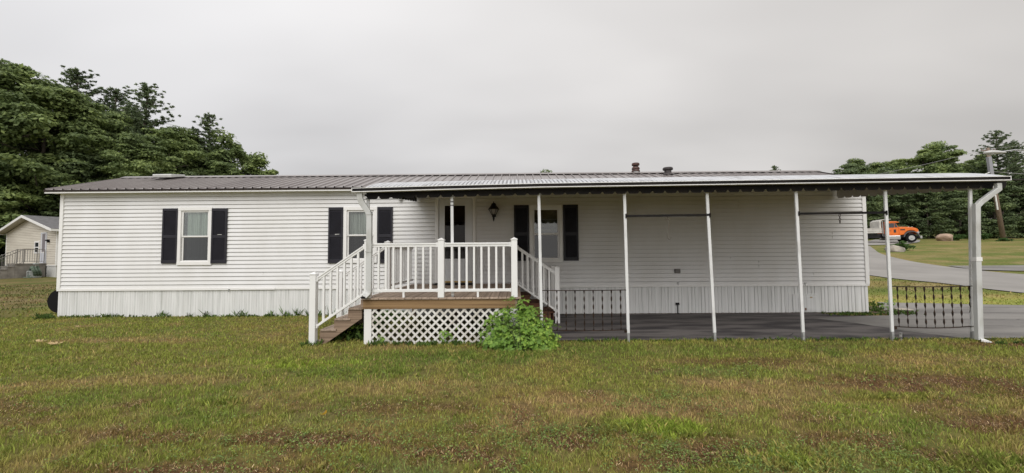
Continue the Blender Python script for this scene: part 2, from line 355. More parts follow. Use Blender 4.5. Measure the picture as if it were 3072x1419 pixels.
def tag(o, label=None, cat=None, group=None, kind=None):
    if label: o['label'] = label
    if cat: o['category'] = cat
    if group: o['group'] = group
    if kind: o['kind'] = kind
    return o
def thing(name, loc, label, cat, group=None, rz=0):
    o = bpy.data.objects.new(name, None); col.objects.link(o); o.location = loc; o.rotation_euler = (0, 0, rz)
    o.empty_display_size = .2
    return tag(o, label, cat, group)
def dup_mesh(o, parent, loc):
    c = o.copy(); col.objects.link(c); c.parent = parent; c.location = loc
    return c
def np_mesh(name, verts, faces_flat, counts, material, attr=None, parent=None, smooth=False):
    """fast mesh from arrays; faces_flat: loop vertex indices, counts: loops per face"""
    me = bpy.data.meshes.new(name)
    me.vertices.add(len(verts)); me.vertices.foreach_set('co', np.asarray(verts, np.float32).ravel())
    me.loops.add(len(faces_flat)); me.loops.foreach_set('vertex_index', np.asarray(faces_flat, np.int32))
    me.polygons.add(len(counts))
    st = np.concatenate(([0], np.cumsum(counts)[:-1])).astype(np.int32)
    me.polygons.foreach_set('loop_start', st); me.polygons.foreach_set('loop_total', np.asarray(counts, np.int32))
    if attr is not None:
        a = me.attributes.new('tone', 'FLOAT_COLOR', 'POINT')
        c = np.ones((len(verts), 4), np.float32); c[:, :3] = attr; a.data.foreach_set('color', c.ravel())
    me.materials.append(material); me.update(calc_edges=True); me.validate()
    if smooth: me.shade_smooth()
    if parent is False: return me
    o = bpy.data.objects.new(name, me); col.objects.link(o)
    if parent is not None: o.parent = parent
    return o

# ------------------------------------------------------------------ terrain and the lawn's own colours
def ground_h(x, y):
    x = np.asarray(x, float); y = np.asarray(y, float)
    t = np.clip(y - 12, 0, 80); s = np.clip((x - 2) / 10, 0, 1); s = s * s * (3 - 2 * s)
    return (.02 + .054 * s) * t * t / (t + 2)
_tabs = {}
def vnoise(x, y, scale, seed):
    if seed not in _tabs: _tabs[seed] = np.random.default_rng(seed).random((256, 256))
    T = _tabs[seed]; x = x * scale + 1000; y = y * scale + 1000
    xi = np.floor(x).astype(int); yi = np.floor(y).astype(int); fx = x - xi; fy = y - yi
    fx = fx * fx * (3 - 2 * fx); fy = fy * fy * (3 - 2 * fy)
    a = T[xi % 256, yi % 256]; b = T[(xi + 1) % 256, yi % 256]; c = T[xi % 256, (yi + 1) % 256]; d = T[(xi + 1) % 256, (yi + 1) % 256]
    return (a * (1 - fx) + b * fx) * (1 - fy) + (c * (1 - fx) + d * fx) * fy
def fbm(x, y, scale, seed, oct=4):
    t = 0; amp = 1; tot = 0
    for i in range(oct):
        t = t + amp * vnoise(x, y, scale * 2 ** i, seed + i); tot += amp; amp *= .55
    return t / tot
GREEN = np.array([0.255, 0.285, 0.060]); DEEP = np.array([0.165, 0.240, 0.048]); BRIGHT = np.array([0.31, 0.42, 0.055])
TAN = np.array([0.46, 0.315, 0.150]); BROWN = np.array([0.19, 0.108, 0.048]); OLIVE = np.array([0.35, 0.30, 0.085]); TEAL = np.array([0.20, 0.27, 0.10])
#          cx    cy    rx   ry   colour  strength
PATCH = [(4.6, 4.70, 1.1, .30, BROWN, 1.0), (5.6, 4.3, .7, .25, BROWN, .8), (4.2, 3.55, .75, .22, BROWN, .9), (3.2, 5.6, .9, .22, BROWN, .5),
         (1.6, 3.12, .45, .20, BROWN, .9), (.62, 3.32, .42, .14, BROWN, .9), (-.55, 3.10, .35, .12, BROWN, .9), (-1.7, 3.30, .9, .16, BROWN, .9),
         (-2.1, 2.80, 1.0, .14, BROWN, .9), (-.15, 2.95, .2, .1, BROWN, .8), (1.15, 2.9, .4, .1, BROWN, .6), (8.3, 6.55, 1.2, .16, BROWN, 1.0), (-1.2, 4.0, 1.0, .18, BROWN, .45),
         (2.6, 3.3, .35, .15, BROWN, .6), (-3.3, 3.4, .7, .12, BROWN, .5), (-4.6, 3.7, .8, .12, BROWN, .35),
         (.75, 4.05, .8, .30, TAN, .9), (1.45, 3.75, .35, .2, TAN, .8), (-2.75, 4.30, .30, .13, TAN, 1.0), (-4.4, 4.9, 1.0, .22, TAN, .55),
         (-1.2, 4.55, 1.3, .28, TAN, .6), (2.9, 4.55, 1.3, .28, TAN, .6), (2.2, 4.0, .8, .2, TAN, .6), (5.8, 5.6, 1.8, .3, TAN, .45), (-7.0, 7.2, 1.3, .28, TAN, .8),
         (-3.6, 5.5, 1.2, .15, TAN, .4), (4.0, 3.0, .5, .2, TAN, .5), (0.2, 3.6, .5, .15, TAN, .5),
         (-3.0, 5.6, .9, .30, BRIGHT, .9), (-2.0, 5.2, 1.2, .3, DEEP, .9), (-.8, 5.9, 1.8, .45, DEEP, 1.0), (1.9, 6.3, 1.8, .35, DEEP, .7), (4.6, 6.5, 1.6, .25, DEEP, .6),
         (1.15, 3.50, .50, .22, BRIGHT, .9), (2.0, 2.95, .45, .14, BRIGHT, .8), (3.3, 3.9, .4, .2, BRIGHT, .6), (4.0, 4.15, .6, .12, OLIVE, 1.0), (-3.0, 4.3, .5, .15, DEEP, .7),
         (-5.2, 6.2, 1.3, .5, GREEN, .6), (-6.3, 4.7, .4, .1, BRIGHT, .8), (-1.6, 3.75, .7, .2, TEAL, .35), (.2, 3.15, .5, .15, TEAL, .3), (2.2, 5.1, .6, .15, TEAL, .5),
         (-2.9, 3.8, .6, .2, DEEP, .6), (-4.3, 4.2, .8, .3, DEEP, .5), (-6, 3.6, 1.6, .5, GREEN, .5), (-.9, 2.85, .4, .15, TEAL, .7), (3.0, 2.9, .7, .2, DEEP, .5)]
def lawn_tone(x, y):
    """(colour, bareness) of the turf at a place"""
    n1 = fbm(x, y, .55, 11); n2 = fbm(x, y, 1.7, 31); n3 = fbm(x, y, 5.5, 51)
    c = np.tile(GREEN, (len(x), 1))
    def lay(c, k, t): k = np.clip(k, 0, 1)[:, None]; return c * (1 - k) + k * t
    c = lay(c, (n1 - .50) * 3.5 + np.clip(x - 1, -2, 3) * .08, OLIVE)
    c = lay(c, (n2 - .58) * 4.5 * .6, TAN)
    c = lay(c, (.44 - n2) * 4.5 * .7, DEEP)
    bare = np.clip((fbm(x, y, 2.3, 71) - .66) * 7, 0, .7) * np.clip((7.5 - y) / 3, 0.05, 1)
    wx = x + (n2 - .5) * .9; wy = y + (n3 - .5) * .45
    for (px, py, rx, ry, colr, st) in PATCH:
        d = np.sqrt(((wx - px) / rx) ** 2 + ((wy - py) / ry) ** 2)
        k = np.clip((1.25 - d) / .6, 0, 1) * st * np.clip(.45 + (n3 - .3) * 2.0, 0, 1)
        c = lay(c, k, colr)
        if colr is BROWN: bare = np.maximum(bare, k * .95)
    c = lay(c, bare * .8, BROWN)
    # the far lawns: patchy, drier
    far = np.clip((y - 11.5) / 3, 0, 1)
    n4 = fbm(x, y * 1.6, .35, 91); n5 = fbm(x, y * 2.2, .9, 97)
    fc = np.tile(np.array([0.120, 0.140, 0.034]), (len(x), 1)); fc = lay(fc, (n4 - .45) * 5, np.array([0.20, 0.165, 0.060])); fc = lay(fc, (n5 - .52) * 5, np.array([0.235, 0.190, 0.085]))
    fc = lay(fc, (.42 - n5) * 5 * .8, np.array([0.09, 0.125, 0.028]))
    lf = np.clip((-12 - x) / 3, 0, 1) * np.clip((y - 7) / 3, 0, 1)
    fc2 = fc * np.array([.80, .74, .85])
    c = c * (1 - far[:, None]) + fc * far[:, None]
    c = c * (1 - lf[:, None]) + fc2 * lf[:, None]
    return c, bare

def grid_axis(segs):
    out = []
    for a, b, st in segs: out += list(np.arange(a, b, st))
    return np.array(out + [segs[-1][1]])
gx = grid_axis([(-110, -40, 4), (-40, -14, .8), (-14, 12, .09), (12, 45, .6), (45, 130, 3)])
gy = grid_axis([(-25, 2, 2), (2, 12, .09), (12, 50, .6), (50, 140, 3)])
GX, GY = np.meshgrid(gx, gy, indexing='ij'); fx_, fy_ = GX.ravel(), GY.ravel()
gz = ground_h(fx_, fy_) - np.where(fy_ < 12, .012 * fbm(fx_, fy_, 3.0, 5), 0.0)
nx_, ny_ = len(gx), len(gy)
ii, jj = np.meshgrid(np.arange(nx_ - 1), np.arange(ny_ - 1), indexing='ij'); a0 = (ii * ny_ + jj).ravel()
quads = np.stack([a0, a0 + ny_, a0 + ny_ + 1, a0 + 1], 1)
gc, gb = lawn_tone(fx_, fy_)
nearw = np.clip((12 - fy_) / 2, 0, 1)[:, None]
soil = gc * .30 + np.array([0.085, 0.050, 0.026]) * .55
gc2 = gc * (1 - nearw) + soil * nearw
ground = np_mesh('ground', np.stack([fx_, fy_, gz], 1), quads.ravel(), np.full(len(quads), 4), M_GROUND, attr=gc2, smooth=True)
tag(ground, kind='structure')

def inside(poly, x, y):
    r = np.zeros(len(x), bool); n = len(poly)
    for i in range(n):
        x0, y0 = poly[i]; x1, y1 = poly[(i + 1) % n]
        c = ((y0 > y) != (y1 > y)) & (x < (x1 - x0) * (y - y0) / (y1 - y0 + 1e-12) + x0)
        r ^= c
    return r
def ragged(poly, step, amp, seed, keep=()):
    rr = random.Random(seed); out = []
    for i in range(len(poly)):
        a = Vector(poly[i]); b = Vector(poly[(i + 1) % len(poly)]); n = max(1, int((b - a).length / step)); nv = Vector((-(b - a).y, (b - a).x)).normalized()
        for k in range(n):
            p = a + (b - a) * (k / n)
            if i not in keep: p = p + nv * rr.uniform(-amp, amp)
            out.append((p.x, p.y))
    return out
PAD = ragged([(.25, 9.97), (.25, 6.97), (25, 6.93), (27, 11.0), (13.6, 11.2), (12.1, 11.6), (10.74, 12.0), (9.4, 10.44), (9.65, 10.1), (8.7, 9.5), (7.8, 9.5), (7.3, 9.97)], .18, .03, 3, keep=(0, 11))
SEAM = [(6.3, 9.5), (6.6, 9.1), (7.09, 8.51), (7.26, 7.67), (7.62, 6.99)]
def flat_poly(name, poly, z, m, thick=None):
    me = bpy.data.meshes.new(name); me.from_pydata([(x, y, z) for x, y in poly], [], [tuple(range(len(poly)))]); me.materials.append(m); me.update()
    if me.polygons[0].normal.z < 0: me.flip_normals()
    o = bpy.data.objects.new(name, me); col.objects.link(o); return o
tag(flat_poly('carport_asphalt', PAD, .006, M_ASPH), kind='structure')
ck = MB(); rk = random.Random(6)
def crack(pts, w_):
    P = [Vector((x, y)) for x, y in pts]; out = []
    for a, b in zip(P, P[1:]):
        n = max(2, int((b - a).length / .12))
        for k in range(n): p = a + (b - a) * (k / n); out.append(p + Vector((rk.uniform(-.02, .02), rk.uniform(-.02, .02))))
    out.append(P[-1])
    for a, b in zip(out, out[1:]):
        nv = Vector((-(b - a).y, (b - a).x)).normalized() * w_ * rk.uniform(.5, 1.3); zc = .0145
        ck.quad((a.x - nv.x, a.y - nv.y, zc), (b.x - nv.x, b.y - nv.y, zc), (b.x + nv.x, b.y + nv.y, zc), (a.x + nv.x, a.y + nv.y, zc))
for pts in ([(5.2, 9.6), (6.4, 8.95), (7.0, 8.4), (7.5, 7.5), (8.4, 7.1)], [(3.0, 9.3), (3.9, 8.9)], [(2.2, 8.6), (3.4, 8.5), (4.4, 8.7)], [(4.2, 7.4), (4.9, 7.25), (5.1, 7.45)], [(8.0, 8.9), (10.5, 8.8), (14, 9.0)], [(9.0, 8.1), (12, 7.9), (16, 8.2)], [(10, 9.9), (13, 9.7), (17, 9.9)], [(1.9, 7.5), (2.8, 7.35)], [(11.5, 10.7), (15, 10.5), (20, 10.6)]): crack(pts, .007)
tag(ck.build('asphalt_cracks', mat('dark_crack_filler', (.02, .018, .018), .9), None), kind='structure')
q = MB()
for _ in range(420):
    x = rk.uniform(.6, 7.6); y = 9.955 + rk.uniform(-.035, .03); r_ = rk.uniform(.006, .018); q.hexa([(x - r_, y - r_, .0), (x + r_, y - r_, .0), (x + r_, y + r_, 0), (x - r_, y + r_, 0), (x - r_ * .5, y - r_ * .6, r_ * 1.3), (x + r_ * .6, y - r_ * .4, r_ * 1.2), (x + r_ * .4, y + r_ * .6, r_ * 1.3), (x - r_ * .5, y + r_ * .5, r_ * 1.2)])
tag(q.build('gravel_line', mat('brown_gravel', (.22, .19, .16), .9, color2=(.1, .085, .07), vscale=40), None), 'thin line of crushed gravel along the foot of the skirting under the awning', 'gravel', kind='stuff')
i0 = min(range(len(PAD)), key=lambda i: (PAD[i][0] - 7.62) ** 2 + (PAD[i][1] - 6.95) ** 2)
i1 = min(range(len(PAD)), key=lambda i: (PAD[i][0] - 8.4) ** 2 + (PAD[i][1] - 9.5) ** 2)
rng_pad = PAD[i0:i1 + 1]
tag(flat_poly('driveway', [(x, y + (.02 if y < 7.2 else -.02)) for x, y in rng_pad] + [(7.5, 9.3), (6.7, 9.12), (7.12, 8.5), (7.3, 7.67)], .0105, M_ASPH2), kind='structure')

def resample(pts, n):
    pts = [Vector(p) for p in pts]; L_ = [0]
    for a, b in zip(pts, pts[1:]): L_.append(L_[-1] + (b - a).length)
    out = []
    for k in range(n):
        t = L_[-1] * k / (n - 1); i = max(j for j in range(len(L_)) if L_[j] <= t + 1e-9); i = min(i, len(pts) - 2)
        u = (t - L_[i]) / (L_[i + 1] - L_[i]); p0 = pts[max(i - 1, 0)]; p1 = pts[i]; p2 = pts[i + 1]; p3 = pts[min(i + 2, len(pts) - 1)]
        out.append(.5 * ((2 * p1) + (p2 - p0) * u + (2 * p0 - 5 * p1 + 4 * p2 - p3) * u * u + (3 * p1 - p0 - 3 * p2 + p3) * u ** 3))
    return out
def loft_road(name, left, right, m, dz=.03, n=70, w=14):
    A = resample(left, n); B = resample(right, n); v = []; f = []
    for a, b in zip(A, B):
        for k in range(w + 1):
            p = a + (b - a) * (k / w); v.append((p.x, p.y, float(ground_h(p.x, p.y)) + dz))
    for i in range(n - 1):
        for k in range(w):
            q = i * (w + 1) + k; f.append((q, q + 1, q + w + 2, q + w + 1))
    me = bpy.data.meshes.new(name); me.from_pydata(v, [], f); me.materials.append(m); me.update()
    if me.polygons[0].normal.z < 0: me.flip_normals()
    me.shade_smooth()
    o = bpy.data.objects.new(name, me); col.objects.link(o); tag(o, kind='structure')
    return [(p.x, p.y) for p in A] + [(p.x, p.y) for p in B][::-1]
RD1 = loft_road('road', [(36, 3), (24, 9.2), (19, 12.2), (17.15, 13.7), (17.1, 16), (16.5, 18.6), (18, 25), (22.5, 33), (28.5, 40.5), (34, 46.5)],
                [(44, 8), (33, 12.2), (26.5, 15.6), (23.6, 18.7), (23.6, 21), (24.3, 23.8), (26.0, 27.2), (29, 31.9), (33.3, 37.3), (37.5, 42.5)], M_ROAD)
RD2 = loft_road('side_drive', [(23.4, 20.6), (26, 19.9), (32, 20.6), (45, 22.5)], [(24.2, 22.6), (27, 22.5), (33, 23.2), (46, 25.5)], M_ASPH2, dz=.045, n=24, w=6)
RD3 = loft_road('street', [(18, 44.5), (34, 47.5), (42, 50), (47, 53.5), (52, 58)], [(18, 39.5), (36, 43), (44, 45.5), (50, 49.8), (56, 55.6)], M_ROAD, dz=.05, n=60, w=8)

NO_GRASS = [PAD, RD1, RD2, RD3, [(-11.62, 10), (8.74, 10), (8.74, 13.7), (-11.62, 13.7)], [(-2.45, 6.9), (.3, 6.9), (.3, 10), (-2.45, 10)]]
def growable(x, y):
    r = np.ones(len(x), bool)
    for p in NO_GRASS: r &= ~inside(p, x, y)
    return r
def blades(name, regions, seed):
    """regions: (x0, x1, y0, y1, per m2, height, width, wedge) -> one mesh of bent blades, coloured by where they grow"""
    g = np.random.default_rng(seed); V = []; C = []; n0 = 0
    for (x0, x1, y0, y1, dens, hh, ww, wedge) in regions:
        n = int((x1 - x0) * (y1 - y0) * dens); x = g.uniform(x0, x1, n); y = g.uniform(y0, y1, n)
        k = growable(x, y)
        if wedge: k &= (x > -1.36 * y - .35) & (x < 1.34 * y + .35)
        c, bare = lawn_tone(x, y)
        dm = np.clip((fbm(x, y, 7, 131) - .25) * 2.6, .25, 1)
        k &= g.random(n) > bare * .55; k &= g.random(n) < dm
        x, y, c, bare = x[k], y[k], c[k], bare[k]; n = len(x)
        lush = fbm(x, y, 1.2, 151, 2); H = hh * g.uniform(.35, 1.15, n) * (.55 + .75 * lush) * (1 - .5 * bare); W_ = ww * g.uniform(.6, 1.25, n)
        a = g.uniform(0, 2 * PI, n); lean = g.uniform(.1, 1.1, n) * H
        dx, dy = np.cos(a), np.sin(a); b = g.uniform(0, 2 * PI, n); ex, ey = np.cos(b) * W_ / 2, np.sin(b) * W_ / 2
        z = ground_h(x, y) - .012
        P = np.empty((n, 5, 3), np.float32)
        P[:, 0] = np.stack([x - ex, y - ey, z], 1); P[:, 1] = np.stack([x + ex, y + ey, z], 1)
        mx_, my_ = x + dx * lean * .35, y + dy * lean * .35
        P[:, 2] = np.stack([mx_ + ex * .8, my_ + ey * .8, z + H * .6 + .01], 1); P[:, 3] = np.stack([mx_ - ex * .8, my_ - ey * .8, z + H * .6 + .01], 1)
        P[:, 4] = np.stack([x + dx * lean, y + dy * lean, z + H + .01], 1)
        # some blades are dead straw, some fresh
        r = g.random(n)[:, None]; dry = fbm(x, y, .9, 171, 2)[:, None]
        c = np.where(r < .05 + .22 * np.clip(dry - .35, 0, 1), c * .35 + TAN * 1.05 * .65, c); c = np.where(r > .90, c * .6 + BRIGHT * .4, c)
        V.append(P.reshape(-1, 3)); C.append(np.repeat(c, 5, 0))
    V = np.concatenate(V); C = np.concatenate(C); n = len(V) // 5; b0 = np.arange(n)[:, None] * 5
    F = np.concatenate([b0 + np.array([0, 1, 2, 3]), b0 + np.array([3, 2, 4])], 1).ravel(); cnt = np.tile([4, 3], n)
    return np_mesh(name, V, F, cnt, M_BLADE, attr=C)
lawn = blades('lawn_grass', [(-4.6, 4.6, 2.2, 3.3, 7000, .045, .0050, True), (-6.5, 6.5, 3.3, 4.6, 5000, .045, .0060, True), (-9.3, 9.2, 4.6, 6.95, 2600, .048, .0085, True),
                             (-13.5, -2.3, 6.9, 9.98, 1300, .045, .011, True), (8.0, 12, 6.2, 7.2, 1500, .05, .01, True), (-30, -11.7, 10, 20, 130, .06, .028, True), (8.3, 19, 9.2, 19, 150, .055, .024, True)], 21)
tag(lawn, 'short patchy lawn grass with dry and bare spots in front of the white mobile home', 'grass', kind='stuff')

def broad_weeds(name, n_patch, regions, seed, size, mat_, zlift=.0):
    g = np.random.default_rng(seed); V = []; C = []
    for (x0, x1, y0, y1, cnt, leafn, rad) in regions:
        px = g.uniform(x0, x1, cnt); py = g.uniform(y0, y1, cnt)
        x = np.repeat(px, leafn) + g.normal(0, rad, cnt * leafn); y = np.repeat(py, leafn) + g.normal(0, rad * .8, cnt * leafn)
        k = growable(x, y) & (x > -1.36 * y - .3) & (x < 1.34 * y + .3); x, y = x[k], y[k]; n = len(x)
        s = size * g.uniform(.5, 1.2, n) * (1 + y * .08); a = g.uniform(0, 2 * PI, n); z = ground_h(x, y) + g.uniform(.008, .045, n) + zlift
        tilt = g.uniform(-.5, .5, (n, 2))
        ca, sa = np.cos(a), np.sin(a)
        loc = np.array([(0, 0), (.45, -.42), (1, 0), (.45, .42)])
        P = np.empty((n, 4, 3), np.float32)
        for i, (u, w) in enumerate(loc):
            dx = (u * ca - w * sa) * s; dy = (u * sa + w * ca) * s
            P[:, i] = np.stack([x + dx, y + dy, z + dx * tilt[:, 0] + dy * tilt[:, 1]], 1)
        base = np.where(g.random((n, 1)) < .5, np.array([[0.13, 0.190, 0.055]]), np.array([[0.18, 0.235, 0.06]])) * g.uniform(.75, 1.2, (n, 1))
        V.append(P.reshape(-1, 3)); C.append(np.repeat(base, 4, 0))
    V = np.concatenate(V); C = np.concatenate(C); n = len(V) // 4
    return np_mesh(name, V, np.arange(n * 4), np.full(n, 4), mat_, attr=C)
w = broad_weeds('clover', 0, [(-4.5, 4.5, 2.3, 3.5, 150, 22, .05), (-6.5, 6, 3.4, 5, 170, 20, .07), (-8, 9, 5, 6.9, 150, 22, .10), (-1.6, .2, 3.0, 3.9, 50, 22, .06), (.9, 2.9, 2.5, 3.2, 150, 36, .06), (.9, 2.0, 3.9, 4.4, 36, 26, .06), (-2.6, .3, 2.7, 3.4, 90, 26, .06), (.2, 1.1, 3.1, 3.5, 36, 26, .06), (2.0, 3.4, 4.9, 5.4, 40, 24, .07), (-13, -2.5, 6.9, 9.9, 160, 26, .15)], 33, .0135, M_BLADE)
tag(w, 'low clover and broadleaf weeds spreading through the lawn', 'weeds', kind='stuff')
def litter(seed):
    g = np.random.default_rng(seed); n = 200000; y = g.uniform(2.4, 6.9, n); x = g.uniform(-1.36, 1.34, n) * y
    c, bare = lawn_tone(x, y); k = (g.random(n) < .015 + bare * 1.1) & growable(x, y) & (g.random(n) < 3.2 / y); x, y, bare = x[k], y[k], bare[k]; n = len(x)
    l = g.uniform(.006, .028, n); w_ = g.uniform(.0015, .005, n); a = g.uniform(0, PI, n); ca, sa = np.cos(a), np.sin(a); z = g.uniform(.0, .016, n); t = g.uniform(-.008, .014, n)
    P = np.empty((n, 4, 3), np.float32)
    for i, (u, v) in enumerate(((-.5, -.5), (.5, -.4), (.5, .4), (-.5, .5))): P[:, i] = np.stack([x + u * l * ca - v * w_ * sa, y + u * l * sa + v * w_ * ca, z + t * (u + .5)], 1)
    pal = np.array([[.42, .29, .15], [.20, .10, .05], [.10, .05, .03], [.30, .17, .08], [.05, .03, .02], [.52, .40, .24]]); cc = pal[g.integers(0, 6, n)] * g.uniform(.7, 1.2, (n, 1))
    return np_mesh('lawn_litter', P.reshape(-1, 3), np.arange(n * 4), np.full(n, 4), M_BLADE, attr=np.repeat(cc, 4, 0))
tag(litter(91), 'dead brown clippings and thatch littering the bare spots of the lawn', 'thatch', kind='stuff')
def tufts(seed):
    g = np.random.default_rng(seed); V = []; C = []
    spots = [(1.15, 3.48, .42, .18, 160, .075), (2.0, 2.95, .38, .12, 110, .08), (3.3, 2.85, .55, .16, 130, .075), (1.35, 2.72, .16, .07, 60, .085), (-3.0, 5.6, .6, .18, 60, .07), (-.4, 5.95, 1.0, .25, 170, .075), (-2.0, 5.15, .8, .2, 70, .07), (3.9, 4.2, .5, .08, 60, .07),
             (-1.2, 2.75, .3, .08, 40, .07), (-2.9, 4.1, .15, .08, 20, .09), (0, 4.5, 4.5, 1.8, 330, .055), (0, 3.1, 3.6, .6, 260, .055), (-6, 6.5, 4.5, 2.0, 200, .06), (5, 5.4, 2.5, 1.2, 120, .055), (4.9, 3.9, .2, .06, 14, .08), (5.6, 4.0, .2, .05, 14, .07)]
    for (sx, sy, rx, ry, n, hh) in spots:
        for _ in range(n):
            cx_, cy_ = g.normal(sx, rx * .6), g.normal(sy, ry * .6)
            if cy_ > 6.8 or cy_ < 2.3 and True: continue
            t_, b_ = lawn_tone(np.array([cx_]), np.array([cy_])); cc = t_[0] * .5 + np.array([.22, .27, .05]) * .5 * g.uniform(.7, 1.3); r_ = g.uniform(.01, .035)
            if g.random() < .12: cc = np.array([.42, .36, .12])
            for _ in range(int(g.integers(8, 20))):
                a = g.uniform(0, 2 * PI); x = cx_ + r_ * math.cos(a) * g.random(); y = cy_ + r_ * math.sin(a) * g.random(); l = hh * g.uniform(.4, 1.05); t = l * g.uniform(.15, .75); ww = g.uniform(.0014, .0028) * (1 + cy_ * .06); b = g.uniform(0, 2 * PI); ex, ey = math.cos(b) * ww, math.sin(b) * ww; z = -.01
                mx_, my_ = x + math.cos(a) * t * .4, y + math.sin(a) * t * .4
                V.extend([(x - ex, y - ey, z), (x + ex, y + ey, z), (mx_ + ex * .8, my_ + ey * .8, z + l * .62), (x + math.cos(a) * t, y + math.sin(a) * t, z + l * .95)]); C.extend([cc * g.uniform(.8, 1.2)] * 4)
    n = len(V) // 4
    return np_mesh('grass_tufts', np.array(V), np.arange(n * 4), np.full(n, 4), M_BLADE, attr=np.array(C))
tag(tufts(77), 'longer fresh green grass tufts standing out of the short lawn', 'grass', kind='stuff')
# taller growth along foundations and edges
def edge_weeds(seed):
    g = np.random.default_rng(seed); V = []; C = []
    def run(x0, x1, y0, y1, n, hmin, hmax, w_):
        for _ in range(n):
            cx_, cy_ = g.uniform(x0, x1), g.uniform(y0, y1); hh = g.uniform(hmin, hmax) * (.5 + fbm(np.array([cx_]), np.array([cy_]), 1.3, 5)[0]); k = int(g.integers(5, 12))
            cc = np.array([0.075, 0.125, 0.030]) * g.uniform(.7, 1.5)
            for _ in range(k):
                a = g.uniform(0, 2 * PI); l = hh * g.uniform(.4, 1); t = g.uniform(.2, .9) * l; ww = w_ * g.uniform(.6, 1.3); b = g.uniform(0, 2 * PI)
                zb = float(ground_h(cx_, cy_)) - .01
                ex, ey = math.cos(b) * ww, math.sin(b) * ww; mx_, my_ = cx_ + math.cos(a) * t * .5, cy_ + math.sin(a) * t * .5
                V.extend([(cx_ - ex * .3, cy_ - ey * .3, zb), (mx_ + ex, my_ + ey, zb + l * .6), (cx_ + math.cos(a) * t, cy_ + math.sin(a) * t, zb + l), (mx_ - ex, my_ - ey, zb + l * .55)])
                C.extend([cc] * 4)
    run(-11.5, -2.7, 9.86, 9.97, 260, .03, .12, .012); run(-9, -2.5, 9.9, 9.96, 30, .15, .3, .01)
    run(-2.5, 0.1, 6.6, 6.78, 120, .05, .13, .012); run(-3.4, -2.7, 7.0, 9.8, 160, .08, .25, .025)
    run(.9, 8.6, 6.84, 6.97, 300, .03, .085, .007); run(7.4, 9.6, 9.5, 9.95, 120, .03, .09, .010); run(8.9, 9.5, 9.6, 10.6, 60, .05, .16, .014); run(-11.8, -11.4, 9.6, 9.95, 20, .1, .2, .02)
    run(9.0, 10.6, 11.2, 12.3, 120, .05, .12, .02); run(-3.6, -3.3, 6.6, 6.9, 24, .05, .14, .012); run(7.7, 9.3, 6.5, 6.8, 60, .04, .08, .012)
    n = len(V) // 4
    return np_mesh('edge_weeds', np.array(V), np.arange(n * 4), np.full(n, 4), M_BLADE, attr=np.array(C))
tag(edge_weeds(3), 'taller grass and weeds growing along the skirting, porch and asphalt edge', 'weeds', kind='stuff')

# ------------------------------------------------------------------ the mobile home
HX0, HX1, WY, BY = -11.64, 8.74, 10.0, 13.66
SB, ST = .70, 3.17
home = thing('mobile_home', (-1.4, 11.8, 0), 'long white single-wide mobile home with black shutters and ribbed metal roof', 'mobile home')
OPEN = [(-8.51, -7.81, 1.38, 2.67), (-4.285, -3.60, 1.40, 2.65), (.42, 1.085, 1.38, 2.66), (-1.96, -1.09, .80, 2.93)]
EXPO = .1016
wb = MB()
rs = random.Random(4)
nC = int((ST - SB) / EXPO) + 1
for k in range(nC):
    z0 = SB + k * EXPO; z1 = min(z0 + EXPO, ST)
    if z1 - z0 < .01: continue
    yf = lambda z: WY - .022 * (1 - (z - z0) / EXPO) - .001
    cuts = sorted({z0, z1} | {z for o in OPEN for z in o[2:] if z0 < z < z1})
    for za, zb in zip(cuts, cuts[1:]):
        xs = [HX0]
        for (a, b, c, d) in sorted(OPEN):
            if za >= c - 1e-6 and zb <= d + 1e-6: xs += [a, b]
        xs.append(HX1)
        for xa, xb in zip(xs[::2], xs[1::2]):
            zt = zb - .015 if (zb == z1 and zb < ST) else zb
            wb.quad((xa, yf(za), za), (xb, yf(za), za), (xb, yf(zt), zt), (xa, yf(zt), zt))
            if zt < zb: wb.quad((xa, yf(zt), zt), (xb, yf(zt), zt), (xb, WY + .012, zt), (xa, WY + .012, zt)); wb.quad((xa, WY + .012, zt), (xb, WY + .012, zt), (xb, WY + .012, zb), (xa, WY + .012, zb))
            if za == z0:
                wb.quad((xa, WY + .012, za), (xb, WY + .012, za), (xb, yf(za), za), (xa, yf(za), za))
# lap joints between siding lengths
for (x, k, n) in [(6.05, 4, 2), (7.9, 11, 2), (5.35, 6, 1), (-6.4, 3, 1), (5.6, 19, 2), (7.4, 2, 1)]:
    z0 = SB + k * EXPO; [wb.box(x, x + .0015, WY - .0215 , WY - .003, z0 + EXPO * i_ + .002, z0 + EXPO * (i_ + 1) - .015) for i_ in range(n)]
# the ends and the back
for k in range(nC):
    z0 = SB + k * EXPO; z1 = min(z0 + EXPO, ST)
    for X, s in ((HX0, -1), (HX1, 1)):
        wb.quad((X + s * .018, WY + .02, z0), (X + s * .018, BY - .02, z0), (X + s * .002, BY - .02, z1), (X + s * .002, WY + .02, z1))
        wb.quad((X, WY + .02, z0), (X, BY - .02, z0), (X + s * .018, BY - .02, z0), (X + s * .018, WY + .02, z0))
wb.quad((HX0, BY, SB), (HX1, BY, SB), (HX1, BY, ST), (HX0, BY, ST))
for X in (HX0 + .001, HX1 - .001): wb.quad((X, WY + .02, ST), (X, BY - .02, ST), (X, 11.85, 3.86))
wb.build('wall', M_SIDE, home)
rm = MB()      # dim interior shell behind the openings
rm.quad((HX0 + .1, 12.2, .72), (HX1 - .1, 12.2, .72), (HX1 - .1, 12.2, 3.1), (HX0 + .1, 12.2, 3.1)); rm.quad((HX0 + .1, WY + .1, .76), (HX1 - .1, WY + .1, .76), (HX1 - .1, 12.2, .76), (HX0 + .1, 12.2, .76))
rm.quad((HX0 + .1, WY + .03, 3.12), (HX1 - .1, WY + .03, 3.12), (HX1 - .1, 12.2, 3.12), (HX0 + .1, 12.2, 3.12))
